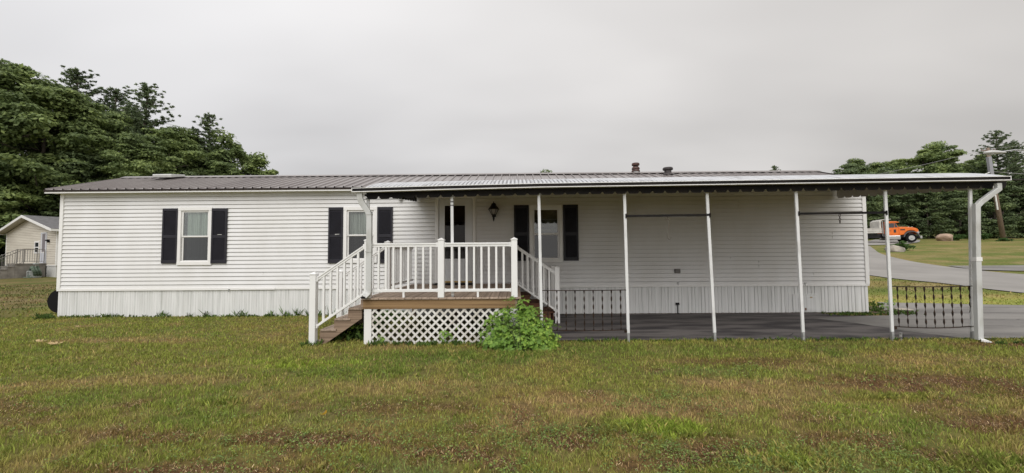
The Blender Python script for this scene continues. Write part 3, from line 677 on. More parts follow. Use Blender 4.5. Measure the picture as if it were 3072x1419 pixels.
for (a, b) in ((HX0 + .1, -8.53), (-7.79, -4.3), (-3.58, -1.98), (-1.07, .40), (1.1, HX1 - .1)): rm.quad((a, WY + .03, .72), (b, WY + .03, .72), (b, WY + .03, 3.12), (a, WY + .03, 3.12))
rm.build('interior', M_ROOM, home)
for X, s in ((HX0, -1), (HX1, 1)):
    tr = MB(); a, b = sorted((X + s * .012, X - s * .075)); tr.box(a, b, WY - .034, WY + .001, SB, ST - .005)
    a, b = sorted((X, X + s * .026)); tr.box(a, b, WY - .024, WY + .08, SB + .002, ST - .007)
    tr.build('corner_trim', M_TRIM, home, bevel=.004)
st = MB()
st.box(HX0 - .01, -6.08, WY - .032, WY + .002, .655, .712); st.box(-6.075, HX1 + .01, WY - .026, WY + .002, .662, .712)
st.box(-7.0, -6.082, WY - .037, WY - .0325, .662, .690)
st.box(HX0, HX1, WY - .028, WY + .001, ST - .055, ST - .012)
st.build('starter_strip', M_TRIM, home, bevel=.003)
# skirting: ribbed sheet metal, an uneven pan pattern
sk = MB(); prof = []; x = HX0 + .005; i = 0
while x < HX1 - .01:
    wd = (.085, .085, .16)[i % 3] if x > -.2 else .062
    dp = .016 if x > -.2 else .006
    prof += [(x, -.001), (x + wd - .018, -.001), (x + wd - .012, dp), (x + wd - .004, dp)]
    x += wd; i += 1
bot = lambda x: -.02 if x < .2 else .012
for (a, ya), (b, yb) in zip(prof, prof[1:]):
    sk.quad((a, WY + .004 + ya, bot(a)), (b, WY + .004 + yb, bot(b)), (b, WY + .004 + yb, .665), (a, WY + .004 + ya, .665))
for X in (HX0 + .004, HX1 - .004): sk.quad((X, WY + .01, -.05), (X, BY, -.05), (X, BY, .7), (X, WY + .01, .7))
sk.quad((HX0, BY - .01, -.05), (HX1, BY - .01, -.05), (HX1, BY - .01, .7), (HX0, BY - .01, .7))
sk.build('skirting', M_SKIRT, home)
hf = MB(); hf.box(6.86, 7.47, WY - .016, WY + .001, .03, .47); hf.box(6.99, 7.42, WY - .028, WY - .0165, .085, .40); hf.box(6.86, 7.47, WY - .02, WY - .0165, .055, .072)
h_ = hf.build('access_hatch', M_SKIRT, home, bevel=.003)
mm = MB(); mm.box(7.14, 7.17, WY - .038, WY - .0285, .07, .13); mm.build('latch', mat('rusty_latch', (.16, .07, .03), .8), h_)
mm = MB(); mm.box(7.02, 7.09, WY - .034, WY - .0285, .375, .395); mm.build('hinge', M_GALV, h_)
mm = MB(); mm.box(7.27, 7.33, WY - .034, WY - .0285, .372, .402); mm.build('paper_label', mat('buff_paper', (.42, .33, .2), .9), h_)
vb = MB(); vb.box(3.945, 4.085, WY - .055, WY - .01, 1.005, 1.115); v_ = vb.build('wall_vent', mat('grey_vent_box', (.12, .115, .11), .6), home, bevel=.006)
mm = MB(); [mm.box(3.96, 4.07, WY - .060, WY - .0555, 1.02 + .022 * i, 1.031 + .022 * i) for i in range(4)]; mm.build('vent_louver', mat('pale_vent_louver', (.25, .24, .22), .6), v_)
mm = MB(); mm.box(3.955, 4.035, WY - .06, WY - .018, .225, .275); mm.tube([(4.0, WY - .03, .225), (4.0, WY - .03, 0)], .011); mm.build('drain_pipe', M_LANT, home)
for x, z in ((7.16, .735), (-7.55 + .3, .665), (4.02, .76)):
    mm = MB(); mm.box(x - .01, x + .03, WY - .05, WY - .0275, z, z + .018); mm.box(x - .003, x + .006, WY - .045, WY - .033, z - .06, z); mm.build('siding_clip', M_GALV, home)

# roof: ribbed metal panels on two slopes
EY, EZ, RY, RZ = 9.80, 3.205, 11.85, 3.90
RX0, RX1 = -11.86, 9.0
def rz(y): return EZ + (RZ - EZ) * (y - EY) / (RY - EY)
rf = MB(); x = RX0; sec = []
while x < RX1 - .1:
    sec += [(x, 0), (x + .010, .032), (x + .030, .032), (x + .042, 0)]
    for q in (1, 2): sec += [(x + .044 + q * .06 - .006, 0), (x + .044 + q * .06, .004), (x + .044 + q * .06 + .006, 0)]
    x += .2286
sec.append((RX1, 0))
for (a, za), (b, zb) in zip(sec, sec[1:]):
    rf.quad((a, EY - .02, EZ + za), (b, EY - .02, EZ + zb), (b, RY, RZ + zb), (a, RY, RZ + za))
    rf.quad((a, RY, RZ + za), (b, RY, RZ + zb), (b, 2 * RY - EY, EZ + zb), (a, 2 * RY - EY, EZ + za))
roof = rf.build('roof', M_ROOF, home)
rc = MB()
for s in (-1, 1):
    y1 = RY + s * .16
    rc.hexa([(RX0 - .02, RY, RZ + .046), (RX1 + .02, RY, RZ + .046), (RX1 + .02, y1, rz(RY - .16) + .036), (RX0 - .02, y1, rz(RY - .16) + .036),
             (RX0 - .02, RY, RZ + .056), (RX1 + .02, RY, RZ + .056), (RX1 + .02, y1, rz(RY - .16) + .046), (RX0 - .02, y1, rz(RY - .16) + .046)])
rc.build('ridge_cap', M_ROOF, roof)
ed = MB(); ed.box(RX0, RX1, EY - .028, EY + .02, EZ - .048, EZ - .006)
for X in (RX0, RX1 - .02):
    for s in (-1, 1):
        ye = RY + s * (RY - EY + .02); ed.hexa([(X, RY, RZ - .04), (X + .02, RY, RZ - .04), (X + .02, ye, EZ - .05), (X, ye, EZ - .05), (X, RY, RZ + .03), (X + .02, RY, RZ + .03), (X + .02, ye, EZ + .022), (X, ye, EZ + .022)])
ed.build('drip_edge', M_ROOFDK, roof)
so = MB(); so.box(RX0 + .01, RX1 - .01, EY - .015, EY + .01, EZ - .085, EZ - .0485); so.box(RX0 + .01, RX1 - .01, EY + .01, WY + .05, EZ - .062, EZ - .049); so.build('soffit', M_TRIM, roof)
sv = MB(); cyv = 11.50; zc = rz(cyv) + .055
sv.prism([(cyv - .24, zc - .04), (cyv - .27, zc + .035), (cyv - .25, zc + .055), (cyv + .22, zc + .13), (cyv + .24, zc + .08)], 'x', -10.48, -9.93)
sv.build('roof_hatch', mat('pale_roof_hatch', (.62, .63, .61), .5, var=.2, vscale=5), roof, bevel=.012)
fl = MB(); X, Y = 3.62, 11.9; zb = RZ - .02
fl.lathe([(.105, zb), (.105, zb + .10)], (X, Y, 0)); f_ = fl.build('flue', mat('pale_flue_pipe', (.5, .5, .49), .5), roof, smooth=False)
fl = MB()
for z0, r in ((zb + .09, .125), (zb + .165, .12)): fl.lathe([(r * .8, z0 - .01), (r, z0), (r * .98, z0 + .02), (r * .85, z0 + .055), (r * .75, z0 + .062)], (X, Y, 0))
fl.lathe([(.06, zb + .2), (.06, zb + .29)], (X, Y, 0)); fl.lathe([(.11, zb + .275), (.115, zb + .29), (.112, zb + .335), (.09, zb + .35), (.01, zb + .36)], (X, Y, 0))
for a in range(4): fl.box(X + .085 * math.cos(a * PI / 2 + .6) - .008, X + .085 * math.cos(a * PI / 2 + .6) + .008, Y + .085 * math.sin(a * PI / 2 + .6) - .008, Y + .085 * math.sin(a * PI / 2 + .6) + .008, zb + .2, zb + .285)
fl.build('flue_cap', mat('dark_brown_flue_cap', (.035, .022, .018), .55, color2=(.09, .03, .02), vscale=14), f_)
fl = MB(); X, Y = 4.43, 11.5; zb = rz(Y)
fl.lathe([(.15, zb - .01), (.13, zb + .02), (.10, zb + .07), (.095, zb + .16)], (X, Y, 0)); f2 = fl.build('roof_vent', mat('black_roof_vent', (.02, .017, .017), .6, color2=(.06, .05, .05), vscale=16), roof)
fl = MB(); fl.lathe([(.10, zb + .135), (.14, zb + .145), (.145, zb + .19), (.125, zb + .215), (.02, zb + .222)], (X, Y, 0), seg=20); fl.build('vent_cap', MATS['black_roof_vent'], f2)

# windows with curtains; double-hung sashes
def window(x0, x1, z0, z1, kind):
    t = .085
    fr = MB(); y0, y1 = WY - .042, WY + .004
    fr.box(x0, x1, y0 - .004, y1, z1 - t, z1); fr.box(x0, x1, y0 - .004, y1, z0, z0 + t)
    fr.box(x0 + .001, x0 + t, y0, y1, z0 + t, z1 - t); fr.box(x1 - t, x1 - .001, y0, y1, z0 + t, z1 - t)
    win = fr.build('window', M_TRIM, home, bevel=.005)
    a, b, c, d = x0 + t, x1 - t, z0 + t, z1 - t; mid = (c + d) / 2 - .01
    s = MB(); u = .042
    for (p, q, r_, v_, yy) in ((a, b, mid - .014, d, WY - .014), (a, b, c, mid + .018, WY + .006)):
        s.box(p, q, yy, yy + .028, v_ - u, v_); s.box(p, q, yy, yy + .028, r_, r_ + .034); s.box(p, p + u, yy, yy + .027, r_ + .034, v_ - u); s.box(q - u, q, yy, yy + .027, r_ + .034, v_ - u)
    s.box(a, b, WY - .03, WY - .0145, c, c + .026)
    s.build('sash', M_TRIM, win, bevel=.003)
    g = MB(); g.box(a + u, b - u, WY - .002, WY + .004, mid + .02, d - u); g.build('pane', M_GLASS, win)
    g = MB(); g.box(a + u, b - u, WY + .018, WY + .023, c + .034, mid); g.build('pane', M_SCREEN, win)
    if kind != 'blind':
        cu = MB(); pts = []; xx = a + (.06 if kind == 'green' else .0); rr = random.Random(int(x0 * 10)); ph = 0
        while xx < b - .01: 
            ph += rr.uniform(.5, 1.1); pts.append((xx, WY + .085 + .018 * math.sin(ph * 2.1))); xx += .012
        for (p, q) in zip(pts, pts[1:]):
            if kind == 'green' and abs(p[0] - (a + b) / 2 - .07) < .012: continue
            cu.quad((p[0], p[1], c), (q[0], q[1], c), (q[0], q[1], d + .02), (p[0], p[1], d + .02))
        cu.build('curtain', M_CURT if kind == 'green' else M_CURT2, win)
    else:
        bl = MB(); z = c
        while z < mid: bl.quad((a + .05, WY + .07, z), (b - .05, WY + .07, z), (b - .05, WY + .085, z + .02), (a + .05, WY + .085, z + .02)); z += .025
        bl.build('blind', M_BLIND, win)
        vl = MB(); vl.box(a + .03, b - .03, WY + .12, WY + .13, mid + .18, d + .02); vl.box(a + .03, b - .03, WY + .10, WY + .118, mid + .08, mid + .13); vl.build('valance_curtain', mat('dim_brown_valance', (.16, .14, .11), .9, var=.4, vscale=9), win)
window(-8.60, -7.72, 1.29, 2.76, 'green'); window(-4.37, -3.51, 1.315, 2.735, 'white'); window(.335, 1.17, 1.295, 2.745, 'blind')
# louvred shutters
def shutter(x, z0, z1, w=.37):
    s = MB(); t = .045; y0 = WY - .05; h = z1 - z0
    s.box(-w / 2, -w / 2 + t, 0, .03, 0, h); s.box(w / 2 - t, w / 2, 0, .03, 0, h)
    m = h * .485
    for (a, b) in ((0, .085), (m - .035, m + .035), (h - .07, h)): s.box(-w / 2 + t, w / 2 - t, .001, .029, a, b)
    s.box(-w / 2 + t, w / 2 - t, .024, .028, .085, h - .07)
    for (a, b) in ((.085, m - .035), (m + .035, h - .07)):
        z = a
        while z + .022 <= b: s.hexa([(-w / 2 + t, .004, z), (w / 2 - t, .004, z), (w / 2 - t, .0235, z + .006), (-w / 2 + t, .0235, z + .006), (-w / 2 + t, .004, z + .006), (w / 2 - t, .004, z + .006), (w / 2 - t, .0235, z + .022), (-w / 2 + t, .0235, z + .022)]); z += .0262
    n = len(s.v)  # shallow arch under the head rail
    s.prism([(-w / 2 + t + k * (w - 2 * t) / 10, h - .071 - .022 * math.cos((k - 5) / 5 * PI / 2) ** .5 * 0 - .028 * (1 - math.cos((k - 5) / 5 * 1.5))) for k in range(11)] + [(w / 2 - t, h - .0705), (-w / 2 + t, h - .0705)], 'y', .0, .0235) if False else None
    o = s.build('shutter', M_SHUT, home, local=True, bevel=.002)
    o.location = Vector((x, y0, z0)) - home.location
    return o
sh = [shutter(-8.79, 1.335, 2.735, .395), shutter(-7.53, 1.33, 2.725, .395), shutter(-4.56, 1.315, 2.725, .375), shutter(-3.31, 1.31, 2.72, .385), shutter(.135, 1.34, 2.745, .375), shutter(1.375, 1.335, 2.745, .375)]
for o, a in ((sh[1], -.02), (sh[2], .0)):
    mm = MB(); mm.box(a - .01, a + .10, -.006, -.001, .72, .735); 
    if o is sh[2]: mm.box(a - .01, a + .03, -.005, -.0012, .71, .7195)
    c = mm.build('missing_slat', mat('bare_slat_gap', (.42, .42, .41), .6), o, local=True)

# storm door
dr = MB(); y0 = WY - .045
dr.box(-2.02, -1.955, y0, WY + .002, .80, 3.0); dr.box(-1.10, -1.03, y0, WY + .002, .80, 3.0); dr.box(-1.955, -1.10, y0 - .001, WY + .002, 2.93, 3.0)
dr.box(-2.045, -2.021, y0 + .02, WY + .001, .80, 3.02); dr.box(-1.029, -1.005, y0 + .02, WY + .001, .80, 3.02)
frame = dr.build('door_frame', M_TRIM, home, bevel=.004)
dr = MB(); a, b, c, d = -1.945, -1.11, .845, 2.915; yy = WY - .03
gx0, gx1, gz0, gz1 = -1.80, -1.285, 1.405, 2.745
dr.box(a, gx0, yy, yy + .035, c, d); dr.box(gx1, b, yy, yy + .035, c, d); dr.box(gx0, gx1, yy + .001, yy + .034, gz1, d); dr.box(gx0, gx1, yy + .001, yy + .034, c, gz0)
dr.box(gx0 - .03, gx0, yy - .008, yy - .0005, gz0 - .03, gz1 + .03); dr.box(gx1, gx1 + .03, yy - .008, yy - .0005, gz0 - .03, gz1 + .03); dr.box(gx0, gx1, yy - .008, yy + .0005, gz1, gz1 + .03); dr.box(gx0, gx1, yy - .008, yy + .0005, gz0 - .03, gz0)
for i in range(2):
    for j in range(2): dr.box(-1.76 + i * .25, -1.55 + i * .25, yy - .006, yy - .0002, .93 + j * .21, 1.11 + j * .21)
door = dr.build('storm_door', M_DOOR, home, bevel=.003)
g = MB(); g.box(gx0, gx1, yy + .012, yy + .018, gz0, gz1); g.build('pane', M_DGLASS, door)
g = MB(); g.box(a + .03, b - .03, yy + .09, yy + .12, c, d); g.box(-1.58, -1.52, yy + .08, yy + .089, 2.33, 2.37); g.build('inner_door', mat('dark_inner_door', (.20, .17, .15), .6), door)
g = MB(); g.box(-1.265, -1.235, yy - .05, yy - .008, 1.60, 1.74); g.tube([(-1.25, yy - .05, 1.66), (-1.25, yy - .02, 1.66)], .012); g.build('handle', M_LANT, door)
g = MB(); g.box(-1.945, -1.11, WY - .075, WY - .046, .815, .845); g.build('sill', M_BRASS, door)
mt = MB(); mt.box(-2.0, -1.06, 9.45, 9.90, .786, .80)
tag(mt.build('door_mat', M_RUBBER, None), 'black doormat lying on the deck before the storm door', 'doormat')

# coach lantern beside the door
ln = thing('wall_lantern', (-.555, WY - .02, 2.58), 'black coach lantern with tapered glass on the wall right of the door', 'wall lamp')
X, Y = -.555, 9.84
q = MB(); q.lathe([(.005, 2.83), (.012, 2.80), (.02, 2.785), (.05, 2.775), (.07, 2.72), (.135, 2.64), (.145, 2.625)][::-1], (X, Y, 0), seg=6); q.build('lamp_cap', M_LANT, ln)
q = MB(); q.lathe([(.115, 2.63), (.10, 2.60), (.055, 2.50)][::-1], (X, Y, 0), seg=6); q.build('lamp_glass', M_LGL, ln)
q = MB()
for i in range(6):
    a = i * PI / 3; q.tube([(X + .125 * math.cos(a), Y + .125 * math.sin(a), 2.635), (X + .057 * math.cos(a), Y + .057 * math.sin(a), 2.495)], .006, 5)
q.lathe([(.062, 2.50), (.055, 2.485), (.03, 2.465), (.024, 2.40), (.018, 2.36), (.006, 2.325)][::-1], (X, Y, 0), seg=8); q.tube([(X, Y + .03, 2.45), (X, WY - .01, 2.52)], .014); q.box(X - .05, X + .05, WY - .035, WY - .001, 2.45, 2.62)
q.build('lamp_body', M_LANT, ln)
# small flood lamp under the eave
fl_ = thing('flood_lamp', (-2.90, WY - .02, 2.95), 'small dark flood lamp on the siding under the awning edge', 'wall lamp')
q = MB(); q.box(-2.965, -2.865, WY - .12, WY - .025, 2.93, 2.995); q.box(-2.93, -2.90, WY - .03, WY - .001, 2.93, 2.98); q.build('lamp_housing', mat('dark_grey_lamp', (.06, .06, .065), .5), fl_, bevel=.01)
q = MB(); q.lathe([(.03, 2.885), (.042, 2.90), (.042, 2.93)], (-2.91, WY - .07, 0)); q.build('lamp_lens', mat('pale_lens', (.4, .4, .38), .3), fl_)

# ------------------------------------------------------------------ carport awning
aw = thing('carport_awning', (2.9, 7.0, 0), 'long arched metal awning with black scalloped valance on thin white posts', 'awning')
AX0, AX1 = -2.63, 8.36
def az(x): return .0062 * (x - .4) - (.012 * max(0, -x) if x < 0 else 0)
def arch(t):
    p0, p1, p2 = (6.74, 2.70), (7.75, 3.09), (9.775, 3.150)
    return tuple((1 - t) ** 2 * p0[i] + 2 * t * (1 - t) * p1[i] + t * t * p2[i] for i in (0, 1))
nx = int((AX1 - AX0) / .0705 * 6); nyy = 16; V = []; F = []
for i in range(nx + 1):
    x = AX0 + (AX1 - AX0) * i / nx; c = .0125 * math.sin(2 * PI * x / .0705)
    for j in range(nyy + 1):
        y, z = arch(j / nyy); V.append((x, y, z + c + az(x) * (1 - .4 * j / nyy)))
for i in range(nx):
    for j in range(nyy): q_ = i * (nyy + 1) + j; F.append((q_, q_ + nyy + 1, q_ + nyy + 2, q_ + 1))
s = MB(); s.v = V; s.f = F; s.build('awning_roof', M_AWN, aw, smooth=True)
V = []; F = []
for i in range(41):
    x = AX0 + .01 + (AX1 - AX0 - .02) * i / 40
    for j in range(nyy + 1):
        y, z = arch(j / nyy); V.append((x, y + .02 if j == 0 else y, z - .022 + az(x) * (1 - .4 * j / nyy)))
for i in range(40):
    for j in range(nyy): q_ = i * (nyy + 1) + j; F.append((q_, q_ + 1, q_ + nyy + 2, q_ + nyy + 1))
s = MB(); s.v = V; s.f = F; s.build('awning_underside', M_AWNU, aw, smooth=True)
# gutter: black face between two white rims, following the slight sag
GXS = [-2.775, -1.2, .4, 2.4, 4.8, 6.6, 8.25]
def gz_(x): return 2.635 + az(x)
g = MB(); gr = MB()
for a, b in zip(GXS, GXS[1:]):
    za, zb = gz_(a), gz_(b)
    def pc(mb, y0, y1, l, h): mb.hexa([(a, y0, za + l), (b, y0, zb + l), (b, y1, zb + l), (a, y1, za + l), (a, y0, za + h), (b, y0, zb + h), (b, y1, zb + h), (a, y1, za + h)])
    pc(g, 6.655, 6.74, 0.006, .056); pc(gr, 6.646, 6.742, -.007, .0058); pc(gr, 6.648, 6.66, .0562, .066); pc(gr, 6.7405, 6.752, .0, .064)
gut = g.build('gutter', M_BLACK, aw); gr.build('gutter_rim', M_TRIM, gut)
for x in (GXS[0] - .004, GXS[-1] + .004):
    g = MB(); g.box(x - .004, x + .004, 6.645, 6.75, gz_(x) - .007, gz_(x) + .068)
    g.build('gutter_end', M_TRIM, gut)
bm_ = MB(); bm_.hexa([(AX0, 6.83, 2.590 + az(AX0)), (AX1, 6.83, 2.590 + az(AX1)), (AX1, 6.90, 2.590 + az(AX1)), (AX0, 6.90, 2.590 + az(AX0)), (AX0, 6.83, 2.615 + az(AX0)), (AX1, 6.83, 2.615 + az(AX1)), (AX1, 6.90, 2.615 + az(AX1)), (AX0, 6.90, 2.615 + az(AX0))])
bm_.build('beam', M_BLACK, aw)
# rafters under the sheets
for i in range(1, 10):
    x = AX0 + (AX1 - AX0) * i / 10; r_ = MB(); pts = []
    for j in range(1, nyy + 1):
        y, z = arch(j / nyy); pts.append((x, y, z - .045 + az(x) * .7))
    r_.tube(pts, .014, 4); r_.build('rafter', M_AWNU, aw)
# scalloped valance
def scallop(p0, p1, ztop, pitch, depth, notch, name, m, th=.004, zbot=None):
    p0 = Vector(p0); p1 = Vector(p1); Ln = (p1 - p0).length; n = int(round(Ln / pitch)); d = (p1 - p0) / n; nv = Vector((-d.y, d.x)).normalized() * th
    s = MB()
    for i in range(n):
        a = p0 + d * i; us = [(0, depth - notch * 1.0), (.045, depth - notch * .72), (.105, depth - notch * .25), (.19, depth), (.81, depth), (.895, depth - notch * .25), (.955, depth - notch * .72), (1, depth - notch * 1.0)]
        zt = lambda u: ztop((a + d * u).x, (a + d * u).y)
        for (u0, d0), (u1, d1) in zip(us, us[1:]):
            q0 = a + d * u0; q1 = a + d * u1; z0, z1 = zt(u0), zt(u1)
            b0, b1 = (z0 - d0, z1 - d1) if zbot is None else (zbot(q0.y) + depth - d0, zbot(q1.y) + depth - d1)
            s.hexa([(q0.x, q0.y, b0), (q1.x, q1.y, b1), (q1.x + nv.x, q1.y + nv.y, b1), (q0.x + nv.x, q0.y + nv.y, b0),
                    (q0.x, q0.y, z0), (q1.x, q1.y, z1), (q1.x + nv.x, q1.y + nv.y, z1), (q0.x + nv.x, q0.y + nv.y, z0)])
    return s.build(name, m, aw)
scallop((AX0 + .04, 6.80), (AX1, 6.80), lambda x, y: 2.64 + az(x), .2145, .118, .052, 'valance', M_BLACK)
def ztop_side(x, y):
    best = min(range(0, 33), key=lambda j: abs(arch(j / 32)[0] - y)); return arch(best / 32)[1] - .015 + az(x)
for X in (-2.50, 8.02):
    scallop((X, 6.83), (X, 9.93), ztop_side, .2145, .29, .045, 'valance', M_BLACK if X < 0 else mat('grey_white_side_valance', (.52, .52, .52), .5), zbot=lambda y: 2.56 + (y - 6.83) * .092)
q = MB(); q.prism([(9.60, 3.06), (9.93, 3.10), (9.93, 2.83)], 'x', -2.49, -2.485); q.build('side_bracket', M_GALV, aw)
# posts
post_m = None
PX = [(-2.57, .80, 0), (-1.10, .80, 0), (.43, .0, .018), (1.905, .0, .0), (3.375, .0, .025), (4.87, .0, .012), (6.37, .0, .005), (7.705, .0, .10)]
TOPX = [-2.58, -1.115, .40, 1.885, 3.31, 4.84, 6.368, 7.82]
for i, (x, zb, _) in enumerate(PX):
    tx = TOPX[i]; zt = 2.54 + az(tx); sl = zb + (.14 if zb < .1 else .0)
    k = (sl - zb) / (zt - zb); bx = x + (tx - x) * k
    q = MB(); w2 = .0245
    q.hexa([(bx - w2, 6.855, sl), (bx + w2, 6.855, sl), (bx + w2, 6.885, sl), (bx - w2, 6.885, sl), (tx - w2, 6.855, zt), (tx + w2, 6.855, zt), (tx + w2, 6.885, zt), (tx - w2, 6.885, zt)])
    p = q.build('post', M_POST, aw, bevel=.004)
    q = MB(); q.hexa([(x - .019, 6.852, zb - .06 if zb < .1 else zb - .02), (x + .019, 6.852, zb - .06 if zb < .1 else zb - .02), (x + .019, 6.888, zb - .06 if zb < .1 else zb - .02), (x - .019, 6.888, zb - .06 if zb < .1 else zb - .02), (bx - .019, 6.852, sl + .01), (bx + .019, 6.852, sl + .01), (bx + .019, 6.888, sl + .01), (bx - .019, 6.888, sl + .01)])
    q.build('post_foot', M_GALV, p)
    q = MB(); q.box(tx - .034, tx + .034, 6.838, 6.902, zt - .005, zt + .012)
    if i in (1,):
        
        for zq in (.10, .16): bq = MB(); bq.box(tx - .029, tx + .029, 6.85, 6.89, zt - zq, zt - zq + .013); bq.build('post_band', M_BLACK, p)
    q.build('post_bracket', M_GALV, p)
# clothes-bar style black crossbars
for (a, b, z) in ((1.90, 3.345, 2.155), (4.865, 6.36, 2.172)):
    q = MB(); q.bar((a, 6.87, z - .004), (b, 6.87, z + .004), .03, .038); q.box(a - .01, a + .012, 6.84, 6.9, z - .04, z + .035); q.box(b - .012, b + .01, 6.84, 6.9, z - .04, z + .035); q.build('crossbar', M_BLACK, aw)
# wrought iron panels with twisted pickets
pk = None
def iron_panel(x0, x1, zt, zbt, n, sag):
    global pk
    q = MB(); N_ = 14; q2 = MB()
    for (qq, z, sg, r_) in ((q, zt, sag * .35, .009), (q2, zbt, sag, .011)):
        pts = [(x0 + (x1 - x0) * k / N_, 6.87, z - sg * math.sin(PI * k / N_)) for k in range(N_ + 1)]
        for a, b in zip(pts, pts[1:]): qq.bar(a, b, .03, .013)
    for xq in (x0, x1 - .04): cb = MB(); cb.box(xq, xq + .04, 6.85, 6.89, zbt - .045, zbt - .01); cb.build('rail_clamp', M_IRON, aw)
    pan = q.build('iron_railing', M_IRON, aw); q2.build('bottom_bar', M_IRON, pan)
    if pk is None:
        s = MB(); S = 30; H = .66
        for k in range(S + 1):
            a = k / S * PI * 4.0 * 1.25; z = H * k / S; w_ = .0135
            for j in range(4):
                t_ = a + j * PI / 2; s.v.append((w_ * (1.0 if j % 2 == 0 else .32) * math.cos(t_), w_ * (1.0 if j % 2 == 0 else .32) * math.sin(t_), z))
        for k in range(S):
            for j in range(4): j2 = (j + 1) % 4; s.f.append((k * 4 + j, k * 4 + j2, k * 4 + 4 + j2, k * 4 + 4 + j))
        pk = s.build('picket', M_IRON, pan, local=True); first = True
    else: first = False
    for k in range(n):
        x = x0 + (x1 - x0) * (k + .62) / (n + .24); t = (x - x0) / (x1 - x0); zb_ = zbt - sag * math.sin(PI * t); hh = zt - sag * .35 * math.sin(PI * t) - zb_
        o = pk if first and k == 0 else dup_mesh(pk, pan, (0, 0, 0))
        o.location = Vector((x, 6.87, zb_)) - aw.location; o.scale = (1, 1, hh / .66)
iron_panel(.44, 1.88, .878, .20, 9, .012); iron_panel(6.40, 7.80, .91, .235, 9, .03)
# downspouts
q = MB(); q.duct([(-2.665, 6.715, 2.625), (-2.665, 6.715, 2.53), (-2.655, 6.715, 2.46), (-2.625, 6.72, 2.39), (-2.53, 6.735, 2.25), (-2.508, 6.74, 2.17), (-2.505, 6.74, .90)], .092, .06); d1 = q.build('downspout', M_DOWN, aw, bevel=.008)
q = MB(); q.duct([(-2.505, 6.74, .91), (-2.515, 6.73, .86), (-2.56, 6.66, .80)], .090, .058); q.build('downspout_elbow', M_DOWN, d1, bevel=.006)
q = MB(); q.box(-2.60, -2.53, 6.632, 6.662, .780, .812); q.build('outlet', M_RUBBER, d1)
for z in (1.56, 2.20): q = MB(); q.box(-2.562, -2.458, 6.702, 6.775, z, z + .012); q.build('downspout_band', M_DOWN, d1)
q = MB(); q.duct([(8.11, 6.715, 2.64), (8.11, 6.715, 2.54), (7.86, 6.76, 2.33), (7.80, 6.76, 2.27)], .080, .06); d2 = q.build('downspout', M_DOWN, aw, bevel=.008)
q = MB(); q.duct([(7.785, 6.76, 2.30), (7.735, 6.76, 1.36)], .084, .062); q.build('downspout_pipe', M_DOWN, d2, bevel=.006)
q = MB(); q.duct([(7.733, 6.758, 1.37), (7.672, 6.74, .03)], .090, .068); q.build('downspout_pipe', M_DOWN, d2, bevel=.006)
q = MB(); q.box(7.684, 7.784, 6.718, 6.800, 1.335, 1.40); q.build('downspout_band', M_TRIM, d2)
q = MB(); q.hexa([(7.64, 6.68, .01), (7.74, 6.62, .008), (7.78, 6.68, .008), (7.71, 6.76, .01), (7.64, 6.68, .05), (7.74, 6.62, .022), (7.78, 6.68, .022), (7.71, 6.76, .07)]); q.build('splash_foot', M_TRIM, d2)

hk = MB(); hk.tube([(2.62, 6.87, 2.15), (2.62, 6.87, 2.105), (2.60, 6.87, 2.09), (2.578, 6.87, 2.10), (2.575, 6.87, 2.075)], .006, 6)
hk.tube([(2.60, 6.87, 2.092), (2.635, 6.87, 2.09), (2.648, 6.87, 2.07), (2.615, 6.87, 1.78), (2.62, 6.87, 1.755), (2.645, 6.87, 1.742), (2.67, 6.87, 1.755), (2.672, 6.87, 1.785)], .006, 6)
tag(hk.build('hanging_hook', mat('rusty_wire', (.12, .10, .08), .6), None), 'long thin wire hook hanging from the left crossbar', 'hook')
hk = MB()
for k, zc_ in enumerate((2.135, 2.10, 2.062, 2.02)):
    r_ = .017 if k < 3 else .024
    ring = [(5.575 + (r_ * math.cos(a) if k % 2 == 0 else r_ * .4 * math.cos(a)), 6.87 + (0 if k % 2 == 0 else r_ * .8 * math.cos(a)), zc_ + r_ * 1.15 * math.sin(a)) for a in [i * PI / 6 for i in range(13)]]
    hk.tube(ring, .005, 5)
tag(hk.build('chain', M_IRON, None), 'short black chain hanging from the right crossbar', 'chain')
# little solar stake by a post
sp = MB(); sp.box(6.44, 6.52, 6.83, 6.93, .255 - .09, .285 - .09); sp.box(6.46, 6.505, 6.85, 6.89, .01, .06); 
sp = MB(); sp.lathe([(.012, -.02), (.012, .06)], (6.455, 6.80, 0), 8); sp.lathe([(.022, .06), (.028, .075), (.026, .14), (.018, .145)], (6.455, 6.80, 0), 10)
tag(sp.build('stake_light', mat('white_stake', (.55, .54, .52), .5, color2=(.03, .03, .03), vscale=14), None), 'small white stake light stuck beside the post foot', 'stake light')

# ------------------------------------------------------------------ front porch
pc = thing('front_porch', (-1.28, 8.3, 0), 'raised timber porch with white vinyl railings, side steps and white lattice skirt', 'porch')
DT = .778; DX0, DX1 = -2.60, .02
q = MB(); x = DX0 - .03; rr = random.Random(3)
while x < DX1 + .03:
    x1 = min(x + .139, DX1 + .055); q.box(x, x1, 6.755 + rr.uniform(-.001, .001), 9.965, DT - .03, DT + rr.uniform(-.0015, .0015)); x = x1 + .006
q.build('deck_boards', M_DECK, pc, bevel=.003)
q = MB(); q.box(DX0 - .02, DX1 - .05, 6.785, 6.823, DT - .19, DT - .0315); q.build('rim_board', M_RIM, pc, bevel=.003)
q = MB(); q.box(DX0 - .062, DX0 - .0205, 6.79, 9.95, DT - .19, DT - .032); q.box(DX1 - .0495, DX1 - .012, 6.79, 9.95, DT - .19, DT - .032); [q.box(DX0, DX1 - .06, y, y + .038, DT - .18, DT - .032) for y in (7.4, 8.0, 8.6, 9.2)]
q.build('joist', M_STEP, pc)
for x, y in ((-2.605, 6.79), (-.11, 6.79)):
    q = MB(); q.box(x, x + .125, y, y + .12, -.05, DT - .1905); q.build('corner_post', M_TRIM, pc, bevel=.005)
